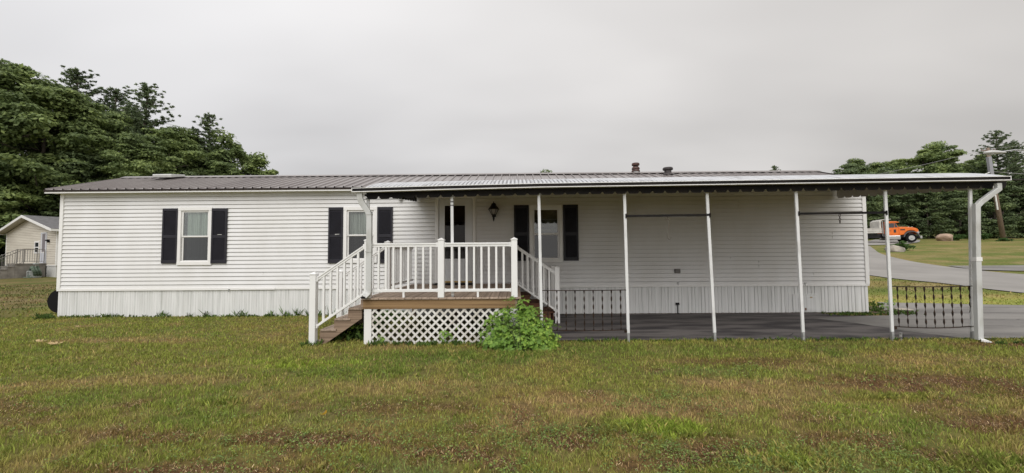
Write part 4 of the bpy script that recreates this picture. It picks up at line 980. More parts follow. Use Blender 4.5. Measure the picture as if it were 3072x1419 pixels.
for x, y in ((-2.55, 9.7), (-.1, 9.7), (-1.3, 8.2)):
    q = MB(); q.box(x, x + .09, y, y + .09, -.05, DT - .19); q.build('support_post', M_STEP, pc)
# lattice: two crossing layers
q = MB(); Lx0, Lx1, Lz1 = -2.47, -.10, DT - .19
for layer in (0, 1):
    yy = 6.803 + layer * .0072; s_ = 1 if layer == 0 else -1; p = .139; sw = .0345
    k0 = -8
    for k in range(-8, 30):
        xb = Lx0 + k * p  # line crosses z=-.03 here, slope 45 degrees
        z0, z1 = -.04, Lz1 + .02
        xa, xe = (xb, xb + (z1 - z0)) if s_ == 1 else (xb + (z1 - z0), xb)
        t0, t1 = 0., 1.
        dx = xe - xa
        lo, hi = sorted(((Lx0 - .03 - xa) / dx, (Lx1 + .03 - xa) / dx)); t0 = max(0, lo); t1 = min(1, hi)
        if t1 - t0 < .02: continue
        q.bar((xa + dx * t0, yy, z0 + (z1 - z0) * t0), (xa + dx * t1, yy, z0 + (z1 - z0) * t1), .006, sw, up=(0, 0, 1))
q.build('lattice', M_LATT, pc)
# side skirt toward the carport: dark boards
q = MB(); [q.box(DX1 - .045, DX1 - .02, 6.95 + i * .145, 7.09 + i * .145, .0, DT - .195) for i in range(12)]; q.build('side_skirt', M_RED, pc)

bal_src = {}
def baluster(parent, x, y, z0, z1, s=.034):
    if 'b' not in bal_src:
        b = MB(); b.box(-s / 2, s / 2, -s / 2, s / 2, 0, 1); bal_src['b'] = b.build('baluster', M_RAILW, parent, local=True); o = bal_src['b']
    else: o = dup_mesh(bal_src['b'], parent, (0, 0, 0))
    o.location = Vector((x, y, z0)) - pc.location - (parent.location if parent is not pc else Vector()); o.scale = (1, 1, z1 - z0)
def railing_x(x0, x1, y, zt0, zt1, zb0, zb1, pitch=.1225, foot=None):
    """railing running in x; top/bottom heights at both ends"""
    q = MB(); h_, w_ = .034, .065
    q2 = MB()
    for qq, za, zb, hh, ww in ((q, zt0 - .0, zt1 - .0, .028, .062), (q, zt0 - .034, zt1 - .034, .040, .042), (q2, zb0, zb1, .048, .045)):
        qq.hexa([(x0, y - ww / 2, za - hh / 2), (x1, y - ww / 2, zb - hh / 2), (x1, y + ww / 2, zb - hh / 2), (x0, y + ww / 2, za - hh / 2),
                (x0, y - ww / 2, za + hh / 2), (x1, y - ww / 2, zb + hh / 2), (x1, y + ww / 2, zb + hh / 2), (x0, y + ww / 2, za + hh / 2)])
    for x in (x0, x1):
        s_ = 1 if x == x0 else -1; z = zt0 if x == x0 else zt1; zb_ = zb0 if x == x0 else zb1; a, b = sorted((x, x + s_ * .025))
        q.box(a, b, y - .036, y + .036, z - .06, z + .02); q2.box(a, b, y - .028, y + .028, zb_ - .03, zb_ + .03)
    if foot: q2.box(foot - .018, foot + .018, y - .018, y + .018, DT, zb0 - .02)
    r = q.build('railing', M_RAILW, pc, bevel=.003); q2.build('bottom_rail', M_RAILW, r, bevel=.003)
    n = max(1, int(round((x1 - x0) / pitch)) - 1)
    for k in range(1, n + 1):
        t = k / (n + 1); baluster(r, x0 + (x1 - x0) * t, y, zb0 + (zb1 - zb0) * t + .015, zt0 + (zt1 - zt0) * t - .045)
def railing_y(x, y0, y1):
    q = MB(); zt, zb = 1.695, DT + .12
    q2 = MB()
    for (qq, za, hh, ww) in ((q, zt, .028, .062), (q, zt - .034, .040, .042), (q2, zb, .048, .045)): qq.box(x - ww / 2, x + ww / 2, y0, y1, za - hh / 2, za + hh / 2)
    r = q.build('railing', M_RAILW, pc, bevel=.003); q2.build('bottom_rail', M_RAILW, r, bevel=.003); n = int((y1 - y0) / .1225)
    for k in range(1, n): baluster(r, x, y0 + (y1 - y0) * k / n, zb + .02, zt - .05)
def rail_post(x, y, z0, z1, w=.104):
    q = MB(); q.box(x - w / 2, x + w / 2, y - w / 2, y + w / 2, z0, z1 - .035)
    c = w / 2 + .007
    p = q.build('railing_post', M_RAILW, pc, bevel=.004)
    q = MB(); q.box(x - c, x + c, y - c, y + c, z1 - .0345, z1 - .018); n = len(q.v); q.v += [(x - c + .004, y - c + .004, z1 - .018), (x + c - .004, y - c + .004, z1 - .018), (x + c - .004, y + c - .004, z1 - .018), (x - c + .004, y + c - .004, z1 - .018), (x, y, z1 + .012)]
    q.f += [(n, n + 1, n + 4), (n + 1, n + 2, n + 4), (n + 2, n + 3, n + 4), (n + 3, n, n + 4)]; q.build('post_cap', M_RAILW, p)
YF = 6.80
for a in (-2.545, -1.285, -.035): rail_post(a, YF, DT, 1.785)
railing_x(-2.49, -1.34, YF, 1.695, 1.695, DT + .12, DT + .12, foot=-1.93); railing_x(-1.23, -.09, YF, 1.695, 1.695, DT + .12, DT + .12, foot=-.66)
rail_post(-2.545, 7.85, DT, 1.785); rail_post(-.035, 8.72, DT, 1.785); rail_post(-.035, 9.68, DT, 1.785)
railing_y(-2.56, 7.91, 9.75); railing_y(-.035, 6.86, 8.66)
# left stair: rails, posts, stringers, treads
for y, base in ((YF, -.03), (7.83, -.03)):
    rail_post(-3.475, y, base, 1.215)
    railing_x(-3.42, -2.60, y, 1.12, 1.675, .30, .855)
ys0, ys1 = 6.84, 7.80
for i, z in enumerate((.605, .425, .245)):
    xr = -2.615 - i * .24; q = MB(); q.box(xr - .27, xr, ys0 - .02, ys1 + .02, z - .032, z); q.build('tread', M_DECK, pc, bevel=.003)
    q = MB(); q.box(xr - .24, xr - .218, ys0, ys1, z - .165, z - .033); q.build('riser', M_STEP, pc)
q = MB(); q.box(-3.41, -3.335, ys0, ys1, -.02, .065); q.build('tread', M_DECK, pc)
def stringer(y, sgn, xt, m, depth=.62):
    z0 = .573
    pts = [(xt, z0 + .15), (xt, z0), (xt + sgn * .235, z0), (xt + sgn * .235, z0 - .18), (xt + sgn * .475, z0 - .18), (xt + sgn * .475, z0 - .36), (xt + sgn * .72, z0 - .36), (xt + sgn * .72, z0 - .52), (xt + sgn * .66, -.03), (xt - sgn * .0, .42)]
    if sgn < 0: pts = pts[::-1]
    q = MB(); q.prism(pts, 'y', y, y + .038); q.build('stringer', m, pc)
stringer(6.842, -1, -2.664, M_STEP); stringer(7.76, -1, -2.664, M_STEP)
# right stair, further back
for y in (8.72, 9.68):
    rail_post(.885, y, -.02, 1.235, .1)
    railing_x(.02, .832, y, 1.68, 1.12, .86, .30)
for i, z in enumerate((.605, .425, .245)):
    xl = .03 + i * .26; q = MB(); q.box(xl, xl + .29, 8.77, 9.63, z - .032, z); q.build('tread', M_RED, pc, bevel=.003)
    q = MB(); q.box(xl + .24, xl + .262, 8.78, 9.62, z - .18, z - .033); q.build('riser', M_RED, pc)
stringer(8.78, 1, .032, M_RED); stringer(9.58, 1, .032, M_RED)

# ------------------------------------------------------------------ peony bush and small plants by the porch
LEAFLET = [(0, 0), (.28, -.10), (.42, -.30), (.55, -.16), (.74, -.24), (.78, -.08), (1.0, 0), (.78, .08), (.74, .24), (.55, .16), (.42, .30), (.28, .10)]
def compound_leaves(centres, normals, size, g, nl=5, name='foliage', m=None, parent=None):
    V = []; cnt = 0
    for c, nrm in zip(centres, normals):
        nrm = Vector(nrm).normalized(); t = nrm.orthogonal().normalized(); t.rotate(Matrix.Rotation(g.uniform(0, 2 * PI), 3, nrm)); b = nrm.cross(t)
        s = size * g.uniform(.6, 1.25)
        for k in range(nl):
            a = (k - (nl - 1) / 2) * .72 + g.uniform(-.15, .15); d = t * math.cos(a) + b * math.sin(a); e = nrm.cross(d)
            sz = s * (1.15 if k == nl // 2 else .9); dr = g.uniform(-.45, .15)
            st = Vector(c) + d * s * .18
            for (u, w) in LEAFLET:
                p = st + d * u * sz + e * w * sz + nrm * (dr * u * u * sz - .25 * abs(w) * sz); V.append(tuple(p))
            cnt += 1
    n = len(LEAFLET)
    base = parent.location if parent is not None else Vector()
    V = np.array(V) - np.array(base)
    return np_mesh(name, V, np.arange(cnt * n), np.full(cnt, n), m, parent=parent)
g = np.random.default_rng(12)
bush = thing('peony_bush', (.08, 6.28, 0), 'big leafy green bush growing at the porch corner before the lattice', 'bush')
cs = []; ns_ = []
lob = [(0.0, 6.52, .0, .44, .24, .76), (-.34, 6.46, .0, .30, .24, .60), (.40, 6.50, .0, .30, .26, .46), (.08, 6.36, .0, .50, .20, .40), (.22, 6.5, .1, .26, .22, .60)]
while len(cs) < 950:
    (lx, ly, lz, rx, ry, rzz) = lob[int(g.choice(5, p=[.3, .18, .18, .2, .14]))]
    u = g.uniform(0, 2 * PI); v = math.asin(g.uniform(-.05, 1)); r = g.uniform(.55, 1.0) ** .6 * (1 + .20 * math.sin(5 * u + 3 * v + lx * 9) * math.cos(4 * v + u))
    d = Vector((math.cos(u) * math.cos(v), math.sin(u) * math.cos(v), math.sin(v)))
    p = (lx + d.x * rx * r, ly + d.y * ry * r, max(.03, lz + d.z * rzz * r))
    if p[1] > 6.72 and p[0] < 0.0: continue
    cs.append(p); nn = Vector((d.x * .8, d.y * .8 - .15, d.z * .6 + .45)) + Vector(g.uniform(-.5, .5, 3)); ns_.append(nn)
compound_leaves(cs, ns_, .078, g, 5, 'foliage', M_BUSH, bush)
q = MB()
for i in range(26):
    a = g.uniform(0, 2 * PI); r = g.uniform(.1, .45); q.tube([(.08 + .12 * math.cos(a), 6.32 + .08 * math.sin(a), -.02), (.08 + r * .6 * math.cos(a), 6.32 + r * .4 * math.sin(a), .25), (.08 + r * 1.2 * math.cos(a), 6.32 + r * .6 * math.sin(a), .5)], [.006, .005, .003], 5)
q.build('stem', mat('green_stem', (.06, .08, .03), .7), bush)
def sprig(x, y, h, label, n=9, size=.045, group=None):
    t = thing('young_plant', (x, y, 0), label, 'plant', group); cs = []; nn = []
    for i in range(n):
        a = g.uniform(0, 2 * PI); r = g.uniform(.02, .12) * h / .25; cs.append((x + r * math.cos(a), y + r * .5 * math.sin(a) - .02, h * g.uniform(.4, 1.05))); nn.append((math.cos(a) * .5, math.sin(a) * .5 - .6, .7))
    compound_leaves(cs, nn, size, g, 5, 'foliage', M_BUSH, t)
    q = MB(); q.tube([(x, y, -.02), (x + .01, y, h * .6), (x, y - .01, h * .95)], [.005, .004, .002], 5); q.build('stem', MATS['green_stem'], t)
sprig(-1.20, 6.76, .25, 'leafy green sprig standing in front of the middle of the lattice', 12, .05)
sprig(-2.28, 6.77, .13, 'small low sprig at the left end of the lattice', 7, .035)
sprig(-1.0, 6.90, .36, 'pale green shoot poking up inside the lattice skirt', 6, .04)
sprig(-2.0, 6.90, .20, 'low green shoot behind the left half of the lattice', 6, .04)
sprig(-2.85, 7.1, .30, 'leafy weed growing under the left porch steps', 12, .05)
sprig(9.25, 10.0, .30, 'small leafy plant in the bed beyond the white skirting corner', 14, .06)
sprig(9.85, 10.6, .24, 'weedy plant beside the flat stone at the driveway corner', 12, .05)
sprig(9.0, 10.9, .34, 'tallest leafy plant in the bed at the end of the home', 14, .06)
bed = [(8.78, 9.7), (9.5, 9.75), (9.9, 10.2), (10.1, 10.9), (9.5, 11.4), (8.8, 11.3)]
tag(flat_poly('soil_bed', ragged(bed, .2, .04, 8), .009, mat('brown_bed_soil', (.13, .085, .055), .95, color2=(.07, .05, .035), vscale=7, bump=1, bscale=30)), kind='structure')

def rock(name, loc, sx, sy, sz, m, label, seed):
    import bmesh
    bm = bmesh.new(); bmesh.ops.create_icosphere(bm, subdivisions=4, radius=1); rr = np.random.default_rng(seed)
    pl = [(Vector(rr.normal(size=3)).normalized(), rr.uniform(.62, .95)) for _ in range(16)]; off = rr.uniform(0, 50)
    from mathutils import noise
    for v in bm.verts:
        for (n, d) in pl:
            k = v.co.dot(n)
            if k > d: v.co -= n * (k - d) * .85
        v.co *= 1 + .10 * noise.noise(v.co * 2.2 + Vector((off, 0, 0))) + .04 * noise.noise(v.co * 7 + Vector((off, 3, 0)))
        v.co = Vector((v.co.x * sx, v.co.y * sy, (v.co.z + .55) * sz))
    me = bpy.data.meshes.new(name); bm.to_mesh(me); bm.free(); me.materials.append(m); me.shade_smooth()
    o = bpy.data.objects.new(name, me); col.objects.link(o); o.location = loc; tag(o, label, 'stone'); return o
GH = lambda x, y: float(ground_h(x, y))
rock('boulder', (32.3, 34.2, GH(32.3, 34.2) - .05), .78, .5, .42, M_ROCK, 'pale mottled boulder on the lawn before the orange truck', 3)
rock('boulder', (56.6, 52.9, GH(56.6, 52.9) - .08), 1.05, .7, .70, M_ROCKT, 'large tan boulder at the far edge of the lawn', 9)
rock('flat_stone', (9.75, 10.2, 0), .26, .16, .05, M_ROCK, 'flat pale stone at the driveway corner of the soil bed', 5)
for i, (x, y, s) in enumerate([(-8.35, 6.95, .075), (-7.85, 6.75, .085), (-9.3, 8.4, .05), (-7.6, 9.0, .045), (-1.8, 3.72, .028), (-2.0, 5.6, .03)]):
    lab = ['curled pale dry leaf lying leftmost on the dirt patch', 'larger curled tan leaf on the dirt patch right of another leaf', 'pale dry leaf on the grass near the left end of the home', 'pale dry leaf on the grass below the leftmost window', 'tiny yellow leaf in the foreground grass', 'tiny white petal in the bright green grass patch'][i]
    q = MB(); 
    for k in range(4): a = k * .9 + i; q.quad((x, y, .03), (x + s * math.cos(a), y + s * .7 * math.sin(a), .045 + .01 * k), (x + s * 1.5 * math.cos(a + .35), y + s * math.sin(a + .35), .06), (x + s * math.cos(a + .7), y + s * .7 * math.sin(a + .7), .04))
    tag(q.build('fallen_leaf', M_LEAFLIT if i != 4 else mat('yellow_leaf', (.65, .42, .05), .8), None), lab, 'leaf')
# black tub beyond the left end
tb = thing('round_tub', (-12.30, 10.65, .33), 'round black tub standing on edge behind the left end of the home', 'tub')
q = MB(); q.lathe([(.02, -.03), (.19, -.03), (.24, .0), (.30, .14), (.315, .15), (.315, .165), (.29, .165), (.22, .02)], (-12.30, 10.68, .33), seg=28, ax='y', cap=False); q.lathe([(.31, -.01), (.285, .02)], (-12.3, 10.60, .33), seg=28, ax='y'); q.build('shell', M_RUBBER, tb, smooth=False)
q = MB(); q.box(-12.655, -12.60, 10.62, 10.66, .30, .36); q.build('handle', M_RUBBER, tb)

# ------------------------------------------------------------------ trees
def leaf_quads(C, Rr, n, size, g, up=.6, asp=.55, shell=.55):
    """n leaf quads in each flattened clump; C centres, Rr radii (k,3)"""
    k = len(C); idx = np.repeat(np.arange(k), n); m = len(idx)
    d = g.normal(size=(m, 3)); d /= np.linalg.norm(d, axis=1)[:, None]; d[:, 2] = np.where(g.random(m) < .75, np.abs(d[:, 2]), d[:, 2])
    r = g.uniform(shell, 1.05, m)[:, None]; P = C[idx] + d * r * Rr[idx]
    nr = d * .7 + np.array([0, 0, up]) + g.normal(size=(m, 3)) * .45; nr /= np.linalg.norm(nr, axis=1)[:, None]
    t = np.cross(nr, g.normal(size=(m, 3))); t /= np.linalg.norm(t, axis=1)[:, None]; b = np.cross(nr, t)
    s = (size * g.uniform(.55, 1.3, m))[:, None]
    V = np.empty((m, 4, 3), np.float32); V[:, 0] = P - t * s; V[:, 1] = P - b * s * asp - nr * s * .15; V[:, 2] = P + t * s; V[:, 3] = P + b * s * asp - nr * s * .15
    return V.reshape(-1, 3)
def mesh_from_quads(name, V, m):
    n = len(V) // 4; return np_mesh(name, V, np.arange(n * 4), np.full(n, 4), m, parent=False)
def trunk_mesh(name, H, r, limbs):
    q = MB(); pts = [(0, 0, -.4)] + [(.12 * math.sin(i * 1.3 + H), .12 * math.cos(i * 1.7 + H), H * i / 7) for i in range(1, 8)]
    q.tube(pts, [r * (1.15 - .95 * i / 7) for i in range(8)], 9)
    for (a, b, rr) in limbs:
        mid = (Vector(a) + Vector(b)) / 2 + Vector((0, 0, .15)); q.tube([a, tuple(mid), b], [rr, rr * .7, rr * .3], 5)
    me = bpy.data.meshes.new(name); me.from_pydata(q.v, [], q.f); me.materials.append(M_BARK); me.shade_smooth(); me.update(); return me
def broadleaf(seed, H=15, W_=5.0, lo=.12, m=None, n_l=46, leaf=.155, per=185, top=.75):
    g = np.random.default_rng(seed); C = []; Rr = []; limbs = []
    for i in range(n_l):
        f = lo + (1 - lo) * ((i + g.uniform(0, 1)) / n_l); z = H * f
        env = W_ * math.sin(min(1, (1.06 - f) / top) * PI / 2) ** .8 * (.62 + .38 * math.sin(min(1, f / .45) * PI / 2)) * g.uniform(.62, 1.12)
        a = i * 2.4 + g.uniform(-.5, .5); z0 = max(.1 * H, z - env * .45)
        tip = Vector((math.cos(a) * env, math.sin(a) * env, z + g.uniform(-.3, .4))); limbs.append(((0, 0, z0), tuple(tip * .9 + Vector((0, 0, .0))), .05 + .05 * (1 - f)))
        for k in range(int(g.integers(3, 6))):
            u = g.uniform(.35, 1.02); c = Vector((0, 0, z0)) * (1 - u) + tip * u + Vector(g.normal(0, .45, 3)) * (.8 if k else .2); r = g.uniform(.6, 1.25) * (.75 + .25 * W_ / 5)
            C.append(c); Rr.append((r, r, r * g.uniform(.35, .6)))
    C.append((0, 0, H * .97)); Rr.append((.8, .8, .8))
    V = leaf_quads(np.array(C), np.array(Rr), per, leaf, g)
    return mesh_from_quads('crown', V, m or M_LF1), trunk_mesh('trunk', H * .9, .024 * H * .75, limbs)
def pine(seed, H=18, W_=3.6, lo=.25, m=None, droop=.0, per=20, step=.56, gap=.18):
    g = np.random.default_rng(seed); C = []; Rr = []; limbs = []; z = H * lo
    while z < H - .3:
        f = (z / H - lo) / (1 - lo); L_ = W_ * (1 - f) ** .72 * (.55 + .45 * min(1, f * 4 + .3)) + .25
        for k in range(int(g.integers(5, 8))):
            if g.random() < gap: continue
            a = g.uniform(0, 2 * PI); l = L_ * g.uniform(.55, 1.15); rise = g.uniform(.0, .30) + .55 * f * f
            tip = Vector((math.cos(a) * l, math.sin(a) * l, z + l * (rise - droop))); limbs.append(((0, 0, z), tuple(tip), .035))
            n = max(2, int(l / .27))
            for j in range(n):
                u = (j + .9) / n; c = Vector((0, 0, z)).lerp(tip, u) + Vector((g.normal(0, .12), g.normal(0, .12), .42 * u * u * l * .4 + g.normal(0, .05))); C.append(c); r = .25 * (1.25 - .65 * u) * g.uniform(.8, 1.25); Rr.append((r, r, r * .55))
        z += step * g.uniform(.7, 1.2) * (1.1 - .4 * f)
    for k in range(4): C.append((0, 0, H - .25 * k)); Rr.append((.10 + .05 * k, .10 + .05 * k, .25))
    V = leaf_quads(np.array(C), np.array(Rr), per, .15, g, up=.3, asp=.28, shell=.3)
    return mesh_from_quads('crown', V, m or M_LF2), trunk_mesh('trunk', H * .97, .016 * H, limbs)
KINDS = {'b1': broadleaf(1, 15, 5.0), 'b2': broadleaf(2, 15, 4.6, lo=.08, n_l=50), 'b3': broadleaf(3, 15, 5.6, n_l=52, top=.9), 'b4': broadleaf(4, 12, 3.6, lo=.15, n_l=34, per=110, leaf=.18, top=.6),
         'd1': broadleaf(5, 12, 4.8, lo=.03, m=M_LF3, n_l=44), 'd2': broadleaf(6, 12, 4.6, lo=.05, m=M_LF3, n_l=44, per=150),
         'p1': pine(11, 18, 5.0, gap=.1, per=26), 'p2': pine(12, 18, 4.8, gap=.2, per=24), 'p3': pine(13, 18, 5.4, step=.66, droop=.08, gap=.12, per=26), 'p4': pine(14, 16, 3.6, lo=.1, gap=.05)}
KH = {'b1': 15, 'b2': 15, 'b3': 15, 'b4': 12, 'd1': 12, 'd2': 12, 'p1': 18, 'p2': 18, 'p3': 18, 'p4': 16}
tr_r = random.Random(8)
def tree(kind, x, y, ztop, label, grp, wide=1.0):
    z = GH(x, y); s = (ztop - z) / KH[kind]; name = 'pine_tree' if kind[0] == 'p' else 'broadleaf_tree'
    t = thing(name, (x, y, z), label, 'tree', grp, rz=tr_r.uniform(0, 6.28)); t.scale = (s * wide, s * wide, s)
    cm, tm = KINDS[kind]
    for nm, me in (('crown', cm), ('trunk', tm)):
        o = bpy.data.objects.new(nm, me); col.objects.link(o); o.parent = t
LG = 'trees of the wood behind the home at left'
for a in [('p1', -44.5, 32.0, 18.6, 'dark pine whose tip enters at the left photo edge'), ('b1', -42.6, 31.5, 17.6, 'tallest rounded leafy tree at the left photo edge'),
          ('b3', -41.0, 33.5, 16.6, 'broad leafy tree second from the left photo edge'), ('b2', -40.3, 35.5, 16.2, 'leafy tree just left of the tall spiky pine'),
          ('p2', -47.9, 42.0, 21.9, 'tall spiky pine rising highest above the leafy crowns'), ('b1', -41.5, 39.0, 16.0, 'leafy tree just right of the tall spiky pine'),
          ('p2', -46.6, 45.0, 21.0, 'thin pine tip showing between two bigger pines'), ('p3', -40.2, 42.0, 20.2, 'pine with long flat layered branches reaching right'),
          ('b2', -43.8, 43.5, 17.3, 'leafy crown filling the gap under the thin pine tip'), ('b3', -38.4, 44.5, 15.4, 'leafy crown behind the flat-branched pine'), ('b2', -34.8, 45.5, 13.6, 'leafy crown left of the narrow forked pine'),
          ('b2', -36.9, 41.5, 15.0, 'leafy tree right below the flat-branched pine'), ('b3', -35.0, 36.0, 12.3, 'leafy tree above the pale roof hatch'),
          ('p4', -36.4, 46.0, 18.4, 'narrow pine with a forked bare-looking tip near the right end of the wood'), ('b4', -34.4, 47.5, 15.2, 'airy bright leafy tree second from the right end of the wood'),
          ('b4', -31.6, 48.5, 13.0, 'lowest airy leafy tree at the right end of the wood'), ('b1', -32.5, 43.5, 11.8, 'low dense leafy tree behind the roof ridge near the wood end'),
          ('p1', -37.8, 45.5, 16.6, 'pine half hidden left of the narrow forked pine'), ('d1', -44.0, 27.5, 9.6, 'dark low tree left of the cream neighbour house'),
          ('d2', -38.8, 34.0, 11.0, 'dark tree close above the cream house roof ridge'), ('d1', -33.2, 39.8, 9.6, 'dark tree behind the left end of the metal roof'),
          ('d2', -44.5, 36.0, 12.8, 'deep shaded tree in the middle of the dark wood'), ('b4', -35.2, 31.2, 6.6, 'small leafy tree directly behind the grey shingle roof')]:
    if a[0] == 'b4' and a[3] < 7: tree(a[0], -36.9, 43.0 - 2, 6.9, a[4], LG); continue
    tree(a[0], a[1], a[2], a[3], a[4], LG)
RG = 'trees along the far side of the street at right'
for a in [('b2', 56.0, 66, 16.4, 'leafy tree whose top shows nearest the home above the awning'), ('p4', 59.5, 68, 17.0, 'thin pine tip left of the bright leafy crowns'),
          ('b1', 61.5, 64.5, 16.2, 'leafy tree standing above the orange truck'), ('b4', 65.8, 64, 17.6, 'bright leafy tree with two loose tips left of the big pine'),
          ('b4', 68.8, 64, 18.2, 'taller bright leafy tree with a ragged tip left of the big pine'), ('b3', 71.0, 66, 17.2, 'dense leafy tree between the ragged tree and the big pine'),
          ('p3', 74.5, 61.5, 20.0, 'big dark pine behind the utility pole'), ('p1', 78.4, 62.5, 18.6, 'dark pine at the right photo edge behind the street lamp'),
          ('b3', 84, 63, 16.5, 'leafy tree cut by the right photo edge'), ('p3', 89, 60, 18.5, 'pine just outside the right photo edge'),
          ('b3', 58.6, 65, 15.6, 'broad leafy crown filling the tree line between the first tree and the truck'), ('b1', 65.2, 67, 16.2, 'darker leafy crown close behind the bright leafy trees'), ('b2', 77.0, 66, 17.0, 'leafy crown between the big dark pine and the edge pine'),
          ('d1', 52.0, 61, 14.6, 'dark tree just right of the white home corner'), ('d2', 57.2, 61.5, 14.0, 'dark tree straight behind the truck cab'), ('d1', 62.2, 60.5, 12.0, 'dark tree right of the truck hood'),
          ('d2', 67.0, 60.5, 12.0, 'dark tree behind the tan boulder'), ('d1', 71.8, 60.0, 12.5, 'dark tree left of the utility pole foot'), ('d2', 77.0, 60.5, 13.0, 'dark tree right of the utility pole foot'), ('d1', 82.5, 61, 13, 'dark tree at the far right edge'),
          ('d2', 47.0, 62, 12, 'dark tree hidden mostly behind the right end of the home')]:
    tree(a[0], a[1], a[2], a[3], a[4], RG)
tree('p4', 39.2, 60, 14.6, 'small tree top peeking over the roof ridge right of the flues', None); tree('b4', 5.4, 60, 13.4, 'tiny tree tip barely showing over the middle of the ridge', None)
# understory: a dark mass of saplings and brush
def brush(name, runs, m, seed):
    g = np.random.default_rng(seed); C = []; Rr = []
    for (x0, y0, x1, y1, n, h0, h1, sp) in runs:
        for i in range(n):
            u = g.random(); x = x0 + (x1 - x0) * u + g.normal(0, sp); y = y0 + (y1 - y0) * u + g.normal(0, sp); z = GH(x, y) + g.uniform(h0, h1); r = g.uniform(.5, 1.0); C.append((x, y, z)); Rr.append((r, r, r * .6))
    V = leaf_quads(np.array(C), np.array(Rr), 55, .20, g, shell=.4)
    o = bpy.data.objects.new(name, mesh_from_quads(name, V, m)); col.objects.link(o); return o
tag(brush('undergrowth', [(-52, 30, -40, 36, 420, 0, 6, 1.2), (-41, 37, -30, 46, 420, 0, 6, 1.0), (44, 63, 88, 62, 950, 0, 7.5, 1.0)], M_LF3, 5), 'dark undergrowth filling the edge of the woods below the crowns', 'undergrowth', kind='stuff')
for (x, y, s, lab) in [(34.3, 35.9, .62, 'round green shrub behind the pale mottled boulder'), (58.6, 53.6, .85, 'low green shrub right of the tan boulder'), (64.0, 55.5, .85, 'green shrub at the lawn edge left of the white downspout'), (61.9, 51.0, .4, 'small pale shrub at the foot of the utility pole')]:
    t = thing('shrub', (x, y, GH(x, y)), lab, 'shrub'); gg = np.random.default_rng(int(x)); C = gg.normal(0, .45, (22, 3)) * s * np.array([1.5, 1, .5]) + np.array([0, 0, .45 * s]); Rr = np.tile([.42 * s, .42 * s, .34 * s], (22, 1))
    o = bpy.data.objects.new('foliage', mesh_from_quads('foliage', leaf_quads(C, Rr, 90, .09, gg, shell=.5), M_SHRUB)); col.objects.link(o); o.parent = t

# ------------------------------------------------------------------ neighbour house (own axes: x along the gable, y away)
nz = .30
nh = thing('neighbour_house', (-35.7, 28.0, nz), 'cream sided house with grey shingle roof beyond the left lawn', 'house', rz=math.atan2(-3, 7))
U0, U1, UR, DEP = -1.9, 6.32, 2.21, 12.0
ZE, ZR = 3.02, 4.02
q = MB(); k = 0; z = .72
def gable_span(z):
    if z <= ZE: return U0, U1
    t = (z - ZE) / (ZR - ZE); return U0 + (UR - U0) * t, U1 + (UR - U1) * t
while z < ZR - .02:
    z1 = min(z + .115, ZR - .01); a0_, b0_ = gable_span(z); a1_, b1_ = gable_span(z1)
    q.quad((a0_, -.04, z), (b0_, -.04, z), (b1_, 0, z1), (a1_, 0, z1)); q.quad((a0_, 0, z), (b0_, 0, z), (b0_, -.04, z), (a0_, -.04, z))
    if z1 <= ZE + .1:
        q.quad((U1 + .022, 0, z), (U1 + .022, DEP, z), (U1, DEP, z1), (U1, 0, z1)); q.quad((U0 - .022, 0, z), (U0, 0, z1), (U0, DEP, z1), (U0 - .022, DEP, z))
    z = z1
q.quad((U0, DEP, .7), (U1, DEP, .7), (U1, DEP, ZE), (U0, DEP, ZE))
q.build('wall', M_CREAM, nh, local=True)
q = MB(); q.box(U0 + .02, U1 - .02, .004, DEP, -.4, .72); q.build('skirting', mat('pale_house_skirting', (.55, .55, .53), .6, var=.1), nh, local=True)
q = MB(); 
for a, b in ((U0 - .03, U0 + .09), (U1 - .09, U1 + .03)): q.box(a, b, -.035, .0, .70, ZE + .02)
q.box(U1 + .001, U1 + .035, .0, .12, .70, ZE + .02); q.box(U1 + .001, U1 + .05, 1.15, 1.3, .7, ZE); q.box(U0 - .03, U1 + .03, -.03, -.002, .66, .715)
q.build('corner_trim', M_TRIM, nh, local=True)
OH, FR = .43, .45; sl = (ZR - ZE) / (UR - U0)
q = MB()
for s in (-1, 1):
    ue = UR + s * (UR - U0 + OH); zeh = ZE + .12 - sl * OH; q.hexa([(UR, -FR, ZR + .07), (ue, -FR, zeh), (ue, DEP + .3, zeh), (UR, DEP + .3, ZR + .07), (UR, -FR, ZR + .13), (ue, -FR, zeh + .05), (ue, DEP + .3, zeh + .05), (UR, DEP + .3, ZR + .13)])
nroof = q.build('roof', M_SHING, nh, local=True)
q = MB()
for s in (-1, 1):
    ue = UR + s * (UR - U0 + OH + .02); zeh = ZE + .12 - sl * (OH + .02)
    q.hexa([(UR, -FR - .03, ZR - .05), (ue, -FR - .03, zeh - .12), (ue, -FR - .005, zeh - .12), (UR, -FR - .005, ZR - .05), (UR, -FR - .03, ZR + .12), (ue, -FR - .03, zeh + .045), (ue, -FR - .005, zeh + .045), (UR, -FR - .005, ZR + .12)])
    a, b = sorted((ue - s * .02, ue + s * .06)); q.box(a, b, -FR - .02, DEP + .3, zeh - .12, zeh + .02)
q.build('fascia', M_TRIM, nroof, local=True)
q = MB()
for s in (-1, 1):
    ue = UR + s * (UR - U0 + OH); zeh = ZE + .06 - sl * OH; q.quad((UR, -FR, ZR - .0), (ue, -FR, zeh), (ue, -.02, zeh), (UR, -.02, ZR - .0))
q.build('soffit', mat('beige_soffit', (.45, .42, .36), .7), nroof, local=True)
q = MB(); q.box(3.02, 3.12, -.06, .0, 1.50, 2.34); q.box(3.70, 3.80, -.06, 0, 1.50, 2.34); q.box(3.12, 3.70, -.06, 0, 1.50, 1.60); q.box(3.12, 3.70, -.06, 0, 2.24, 2.34); q.box(3.12, 3.70, -.055, -.03, 1.89, 1.95)
